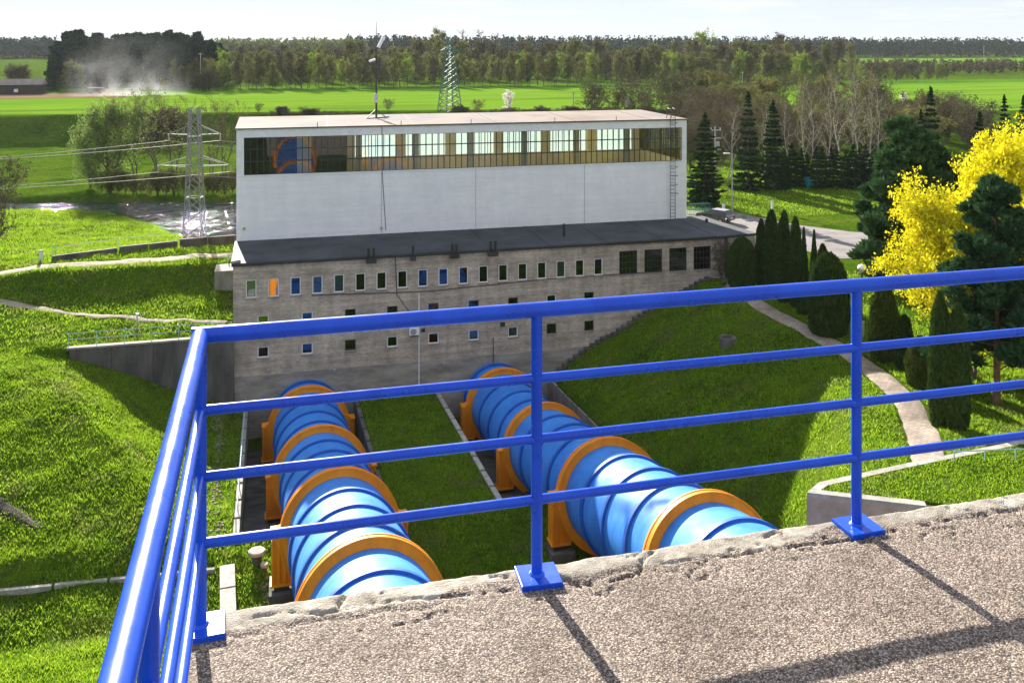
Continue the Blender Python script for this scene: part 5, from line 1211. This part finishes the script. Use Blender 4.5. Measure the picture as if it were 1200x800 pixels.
# ------------------------------------------------------------------ lattice pylons and wires
M['cable'] = mat_noise('aluminium_cable', (.24, .23, .215), (.34, .325, .30), 2, .6)
M['pylon'] = mat_noise('dull_zinc', (.16, .17, .18), (.24, .25, .26), 3, .65, spec=.3)
def lattice(name, label, base, H, w0, w1, arms, mat, n=14, rot=0., thick=.09, group=None):
    root = thing(name, label, 'pylon', base, group); b = np.array(base); ca, sa = math.cos(rot), math.sin(rot)
    def P(x, y, z): return b + np.array([x * ca - y * sa, x * sa + y * ca, z])
    def hw(z): return (w0 + (w1 - w0) * min(1, z / (H * .92))) / 2
    C4 = ((-1, -1), (1, -1), (1, 1), (-1, 1)); zs = [H * .97 * (1 - (1 - k / n) ** 1.15) for k in range(n + 1)]
    for c in C4:
        MB().bar(P(c[0] * hw(0), c[1] * hw(0), -.4), P(c[0] * hw(zs[-1]), c[1] * hw(zs[-1]), zs[-1]), thick * 1.5, thick * 1.5).build('leg', mat, root)
    for f in range(4):
        a, c = C4[f], C4[(f + 1) % 4]; m = MB()
        for k in range(n):
            z0, z1 = zs[k], zs[k + 1]; h0, h1 = hw(z0), hw(z1)
            if k % 2: m.bar(P(a[0] * h0, a[1] * h0, z0), P(c[0] * h1, c[1] * h1, z1), thick, thick)
            else: m.bar(P(c[0] * h0, c[1] * h0, z0), P(a[0] * h1, a[1] * h1, z1), thick, thick)
            m.bar(P(a[0] * h0, a[1] * h0, z0 + .01), P(c[0] * h1, c[1] * h1, z1), thick, thick) if k % 2 == 0 else m.bar(P(c[0] * h0, c[1] * h0, z0 + .01), P(a[0] * h1, a[1] * h1, z1), thick, thick)
            if k % 5 == 4: m.bar(P(a[0] * h1, a[1] * h1, z1), P(c[0] * h1, c[1] * h1, z1), thick * .8, thick * .8)
        m.build('bracing', mat, root)
    ends = []
    for z, L, both in arms:
        for s in ((-1, 1) if both else (-1,)):
            h = hw(z); tip = P(s * L, 0, z + .1); m = MB()
            for yy in (-1, 1):
                m.bar(P(s * h, yy * h, z), tip, thick, thick); m.bar(P(s * h, yy * h, z + 1.1), tip, thick, thick)
                for t in (.3, .6): m.bar(P(s * (h + (L - h) * t), yy * h * (1 - t), z + .1 * t), P(s * (h + (L - h) * t), yy * h * (1 - t), z + 1.1 * (1 - t) + .1 * t), thick * .7, thick * .7)
            arm = m.build('crossarm', mat, root)
            MB().tube([tip, tip - (0, 0, .8)], .09, 6).build('insulator', M['cable'], root); ends.append(tip - np.array([0, 0, .8]))
    return root, ends
bp = at(228, 281, -22.6); bp[2] = zh(bp[0], bp[1])
pyl, ends = lattice('lattice_pylon', 'pale grey lattice power pylon on the river bank left of the hall', tuple(bp), -(120 - 57) / 1080 * (bp[0] * ST + bp[1] * CT) - bp[2], 2.3, 1.0, [(11.6, 4.2, True), (15.3, 3.0, True)], M['pylon'], 13, math.radians(-12), .068)
def wire(label, a, b, sag, r=.03):
    a, b = np.array(a, float), np.array(b, float); pts = []
    for k in range(25): t = k / 24; p_ = a + (b - a) * t; p_[2] -= sag * 4 * t * (1 - t); pts.append(p_)
    o = MB().tube(pts, r, 5).build('power_line', M['cable'], None, loc=tuple(a)); tag(o, label, 'cable', 'wires of the lattice pylon', 'thing')
nm = ('lower arm, river side', 'lower arm, hall side', 'upper arm, river side', 'upper arm, hall side')
for k, e in enumerate(ends):
    side = -1 if k % 2 == 0 else 1
    wire('pale power cable from the pylon %s, running on past the hall' % nm[k], e, (70 + side * 3, 150 + side * 4, (-15., -15., -13., -13.)[k]), 3.5)
    wire('pale power cable from the pylon %s, running away over the river meadow' % nm[k], e, (-170 + side * 2, 190 + side * 5, (-12., -12., -8.5, -8.5)[k]), 6.0)
p, s = plateau(527, 130); z0 = zh(*p)
M['green_steel'] = mat_noise('green_painted_steel', (.07, .15, .11), (.11, .21, .16), 3, .5)
lattice('lattice_pylon', 'tall green lattice mast in the crop field behind the hall roof', (p[0], p[1], z0), 90 / s, 4.6, .9, [(15.5, 2.6, True)], M['green_steel'], 13, math.radians(20), .13)
# pole and white box on the field edge, far poles
for px, py, ty, lab in ((672, 131, 104, 'thin grey pole on the field edge behind the hall roof'), (235, 108, 62, 'thin grey pole in front of the dark pine stand'), (1153, 82, 57, 'pale pole in the far field on the skyline side'), (870, 105, 84, 'thin grey pole among the row trees')):
    p, s = plateau(px, py); z0 = zh(*p); H = (py - ty) / s
    o = thing('field_pole', lab, 'pole', (p[0], p[1], z0)); MB().tube([(p[0], p[1], z0 - .2), (p[0], p[1], z0 + H)], .13, 6).build('shaft', M['bark_pale'], o); MB().box((p[0], p[1], z0 + H - .4), (1.5, .12, .12)).build('crossarm', M['steel'], o)
p, s = plateau(735, 131); z0 = zh(*p)
o = thing('white_box', 'white box on a post at the field edge', 'box', (p[0], p[1], z0)); MB().tube([(p[0], p[1], z0 - .1), (p[0], p[1], z0 + 2.4)], .08, 6).build('post', M['steel'], o); MB().box((p[0], p[1], z0 + 3.0), (1.4, .9, 1.2)).build('box_body', M['frame_white'], o, bevel=.05)
# barn and farm bits at the far left
p = far(18, 352); z0 = zh(*p)
o = thing('barn', 'long low dark barn with a pale sheet roof beyond the field', 'building', (p[0], p[1], z0)); M['barn'] = mat_noise('dark_timber', (.045, .033, .026), (.09, .068, .052), 1, .9, stretch=(4, 4, .3)); M['barn_roof'] = mat_noise('old_sheet_roof', (.20, .16, .135), (.30, .25, .215), .6, .8)
MB().box2((p[0] - 16, p[1], z0 - .5), (p[0] + 8, p[1] + 7, z0 + 3.6)).build('wall', M['barn'], o)
MB().add([(p[0] - 16.6, p[1] - .6, z0 + 3.4), (p[0] + 8.6, p[1] - .6, z0 + 3.4), (p[0] + 8.6, p[1] + 3.5, z0 + 5.4), (p[0] - 16.6, p[1] + 3.5, z0 + 5.4), (p[0] + 8.6, p[1] + 7.6, z0 + 3.4), (p[0] - 16.6, p[1] + 7.6, z0 + 3.4)], [(0, 1, 2, 3), (3, 2, 4, 5), (0, 3, 5), (1, 4, 2), (0, 5, 4, 1)]).build('roof', M['barn_roof'], o)
MB().box2((p[0] - 3, p[1] - .08, z0), (p[0] + .2, p[1] + .02, z0 + 2.8)).build('door', M['interior_dark'], o); MB().box2((p[0] - .2, p[1] - 1.2, z0 + .9), (p[0] + .9, p[1] - .1, z0 + 2.0)).build('barrel', M['frame_white'], o)
p = far(112, 352); z0 = zh(*p)
o = thing('farm_trailer', 'small dark farm trailer parked beside the smoke', 'trailer', (p[0], p[1], z0)); MB().box((p[0], p[1], z0 + 1.5), (5.5, 2.2, 1.4)).build('bed', M['barn'], o, bevel=.05)
for dx in (-1.6, 1.6): MB().tube([(p[0] + dx, p[1] - 1.2, z0 + .45), (p[0] + dx, p[1] + 1.2, z0 + .45)], .45, 12).build('wheel', M['tyre'], o)
# smoke drifting from a field fire
def smoke():
    c = far(155, 334); z0 = -16.2
    m, n, l, b = new_mat('smoke'); n.remove(b)
    v = nd(n, 'ShaderNodeVolumePrincipled'); setin(v, Anisotropy=.35); v.inputs['Color'].default_value = (.93, .95, 1.0, 1)
    tcn = nd(n, 'ShaderNodeTexCoord'); g = nd(n, 'ShaderNodeNewGeometry')
    t = nd(n, 'ShaderNodeTexNoise'); setin(t, Scale=.075, Detail=5, Roughness=.55, Distortion=1.2); l.new(g.outputs['Position'], t.inputs['Vector'])
    r = ramp(n, [(.37, (0, 0, 0)), (.78, (1, 1, 1))]); l.new(t.outputs['Fac'], r.inputs['Fac'])
    sx = nd(n, 'ShaderNodeSeparateXYZ'); l.new(tcn.outputs['Generated'], sx.inputs[0])
    fz = ramp(n, [(0., (.62, .62, .62)), (.10, (.42, .42, .42)), (.28, (.16, .16, .16)), (.6, (.07, .07, .07)), (.97, (0, 0, 0))]); l.new(sx.outputs['Z'], fz.inputs['Fac'])
    # soft sides
    fx_ = ramp(n, [(.05, (0, 0, 0)), (.4, (1, 1, 1)), (.6, (.8, .8, .8)), (.97, (0, 0, 0))]); l.new(sx.outputs['X'], fx_.inputs['Fac'])
    fy_ = ramp(n, [(0., (0, 0, 0)), (.3, (1, 1, 1)), (.7, (1, 1, 1)), (1., (0, 0, 0))]); l.new(sx.outputs['Y'], fy_.inputs['Fac'])
    prev = r.outputs['Color']
    for k, q in enumerate((fz, fx_, fy_)):
        mu = nd(n, 'ShaderNodeMath', operation='MULTIPLY'); l.new(prev, mu.inputs[0]); l.new(q.outputs['Color'], mu.inputs[1]); prev = mu.outputs[0]
    mu = nd(n, 'ShaderNodeMath', operation='MULTIPLY'); mu.inputs[1].default_value = .15; l.new(prev, mu.inputs[0]); l.new(mu.outputs[0], v.inputs['Density'])
    l.new(v.outputs[0], n['Material Output'].inputs['Volume'])
    mb = MB().box2((c[0] - 24, c[1] - 8, z0 + .2), (c[0] + 21, c[1] + 8, z0 + 22)); o = mb.build('smoke', m, None, loc=(c[0], c[1], z0)); tag(o, 'white smoke drifting up from the far edge of the field', 'smoke', None, 'stuff')
smoke()

# ------------------------------------------------------------------ stones of the gutters, then the grass
M['rubble'] = mat_noise('brown_rubble', (.12, .10, .075), (.24, .20, .155), 2, .95)
def rubble(name, label, pts, w, n, size, mat, seed):
    rng = np.random.default_rng(seed); pts = np.array(pts, float); seg = np.linalg.norm(np.diff(pts, axis=0), axis=1); cs = np.concatenate([[0], np.cumsum(seg)])
    t = rng.uniform(0, cs[-1], n); x = np.interp(t, cs, pts[:, 0]) + rng.normal(size=n) * w; y = np.interp(t, cs, pts[:, 1]) + rng.normal(size=n) * w; z = height(x, y)
    mb = MB()
    for i in range(n):
        s_ = size * rng.uniform(.5, 1.4); mb.box((x[i], y[i], z[i] + s_ * .12), (s_ * rng.uniform(.7, 1.3), s_, s_ * .6), rng.uniform(0, 3.1), .7)
    o = mb.build(name, mat); return tag(o, label, 'stones', None, 'stuff')
rubble('gutter_stones', 'line of rubble stones in the grass beside the left trench', [(-3.6, 74), (-3.2, 62), (-2.8, 53)], .22, 170, .17, M['rubble'], 3)
rubble('gutter_stones', 'rubble strip in the grass below the manhole caps', [(-.3, 49.5), (.2, 41)], .2, 80, .15, M['rubble'], 4)
a, b = at(0, 552, -23.4), at(45, 606, -25.2)
M['ditch'] = mat_noise('dark_wet_soil', (.018, .014, .010), (.05, .04, .028), 2, .95, .6, 8)
a, b = a + (a - b) * .8, b
ribbon('drain_ditch', M['ditch'], [tuple(a[:2]), tuple((a + (b - a) * .4)[:2] + np.array([.15, .1])), tuple(b[:2])], .5, .13, .12, 9)
rubble('gutter_stones', 'broken dark stones lining the ditch down the grass mound', [tuple(a[:2]), tuple(b[:2])], .22, 130, .2, M['ditch'], 6)

def grass(n, x0, x1, y0, y1, hmin, hmax, seed):
    rng = np.random.default_rng(seed); X = rng.uniform(x0, x1, n); Y = rng.uniform(y0, y1, n)
    # keep to what is grassed
    d = X * ST + Y * CT; pxx = 600 + 1080 * (X * CT - Y * ST) / d; Z = height(X, Y); pyy = HORIZON - 1080 * Z / d
    ok = (pxx > -60) & (pxx < 1260) & (pyy < 830) & (Y > 33)
    for a_, b_ in TR: ok &= ~((X > a_ - .4) & (X < b_ + .4) & (Y > 52) & (Y < 75.5))
    ok &= ~((Y > 74.2) & (Y < 75.1) & (X > -14.6)); ok &= ~((X > BX0 - .2) & (X < BXE + .3) & (Y > 74.2) & (Y < 96))
    ok &= ~((X > 22) & (Y < 36.3)); ok &= (Z > RIVER + .1) | (Y < 95)
    def off_line(pts, w):
        pts = np.array(pts, float); m = np.ones(n, bool)
        for p_, q_ in zip(pts[:-1], pts[1:]):
            v = q_ - p_; t = np.clip(((X - p_[0]) * v[0] + (Y - p_[1]) * v[1]) / (v @ v), 0, 1); m &= np.hypot(X - p_[0] - v[0] * t, Y - p_[1] - v[1] * t) > w
        return m
    ok &= off_line([(-60, 90.4), (-40, 89.8), (-23, 89.6), (-12, 90.6), (-3.3, 91.0)], .95) & off_line([(-60, 93), (-40, 90.5), (-23, 85.7), (-15, 81.5), (-9, 79.0), (-3.3, 77.4)], .4)
    ok &= off_line([(42, 74.2), (38.6, 72), (37.7, 66), (37.6, 58), (37.0, 51), (35.2, 45), (32.4, 40.2), (29.8, 36.6)], .95)
    cp = (X > 42) & (Y > 74) & (X < 70) & (Y < 100); ok &= ~cp
    # thin patches
    ok &= fbm(X * .35, Y * .35, 44, 3) + rng.uniform(-.3, .3, n) > .34
    X, Y, Z = X[ok], Y[ok], Z[ok]; m = len(X); h = rng.uniform(hmin, hmax, m) * (.55 + .9 * fbm(X * .8, Y * .8, 45, 3)); az = rng.uniform(0, 6.283, m)
    C = np.stack([X, Y, Z - .02], -1); w = h * rng.uniform(.12, .26, m); dx = np.stack([np.cos(az), np.sin(az), 0 * az], -1) * w[:, None]
    ln = np.stack([rng.normal(size=m) * .45, rng.normal(size=m) * .45, np.ones(m)], -1) * h[:, None]
    V = np.stack([C - dx, C + dx, C + ln], 1).reshape(-1, 3)
    return V
def terrace_grass(n, seed):
    rng = np.random.default_rng(seed); X = rng.uniform(23, 42, n); Y = rng.uniform(23, 37.2, n); ok = np.ones(n, bool)
    ang = np.zeros(n, int)
    for (x0, y0), (x1, y1) in zip(inn, inn[1:] + inn[:1]):
        c_ = ((y0 > Y) != (y1 > Y)); xi = (x1 - x0) * (Y - y0) / (y1 - y0 + 1e-9) + x0; ang += (c_ & (X < xi))
    ok = ang % 2 == 1; X, Y = X[ok], Y[ok]; m = len(X); h = rng.uniform(.06, .15, m); az = rng.uniform(0, 6.283, m)
    C = np.stack([X, Y, np.full(m, -19.01)], -1); dx = np.stack([np.cos(az), np.sin(az), 0 * az], -1) * (h * .2)[:, None]
    return np.stack([C - dx, C + dx, C + np.stack([rng.normal(size=m) * .4, rng.normal(size=m) * .4, np.ones(m)], -1) * h[:, None]], 1).reshape(-1, 3)
V = np.concatenate([terrace_grass(60000, 9), grass(760000, -32, 46, 33, 76, .09, .22, 1), grass(220000, -45, 3, 76, 150, .13, .30, 2), grass(200000, 40, 110, 35, 150, .13, .30, 3)])
tag(link('grass', fast_mesh('grass', V, [np.arange(len(V)).reshape(-1, 3)]), M['l_grass']), 'short tufted spring grass covering the banks and lawns', 'grass', None, 'stuff')

# thin haze in the valley air
m, n, l, b = new_mat('haze'); n.remove(b)
v = nd(n, 'ShaderNodeVolumePrincipled'); setin(v, Density=.00004, Anisotropy=.2); v.inputs['Color'].default_value = (.86, .92, 1.0, 1)
l.new(v.outputs[0], n['Material Output'].inputs['Volume'])
hz = MB().box2((-900, -60, -45), (1500, 1200, 32)).build('haze', m); tag(hz, 'thin pale haze in the air over the valley', 'haze', None, 'stuff')
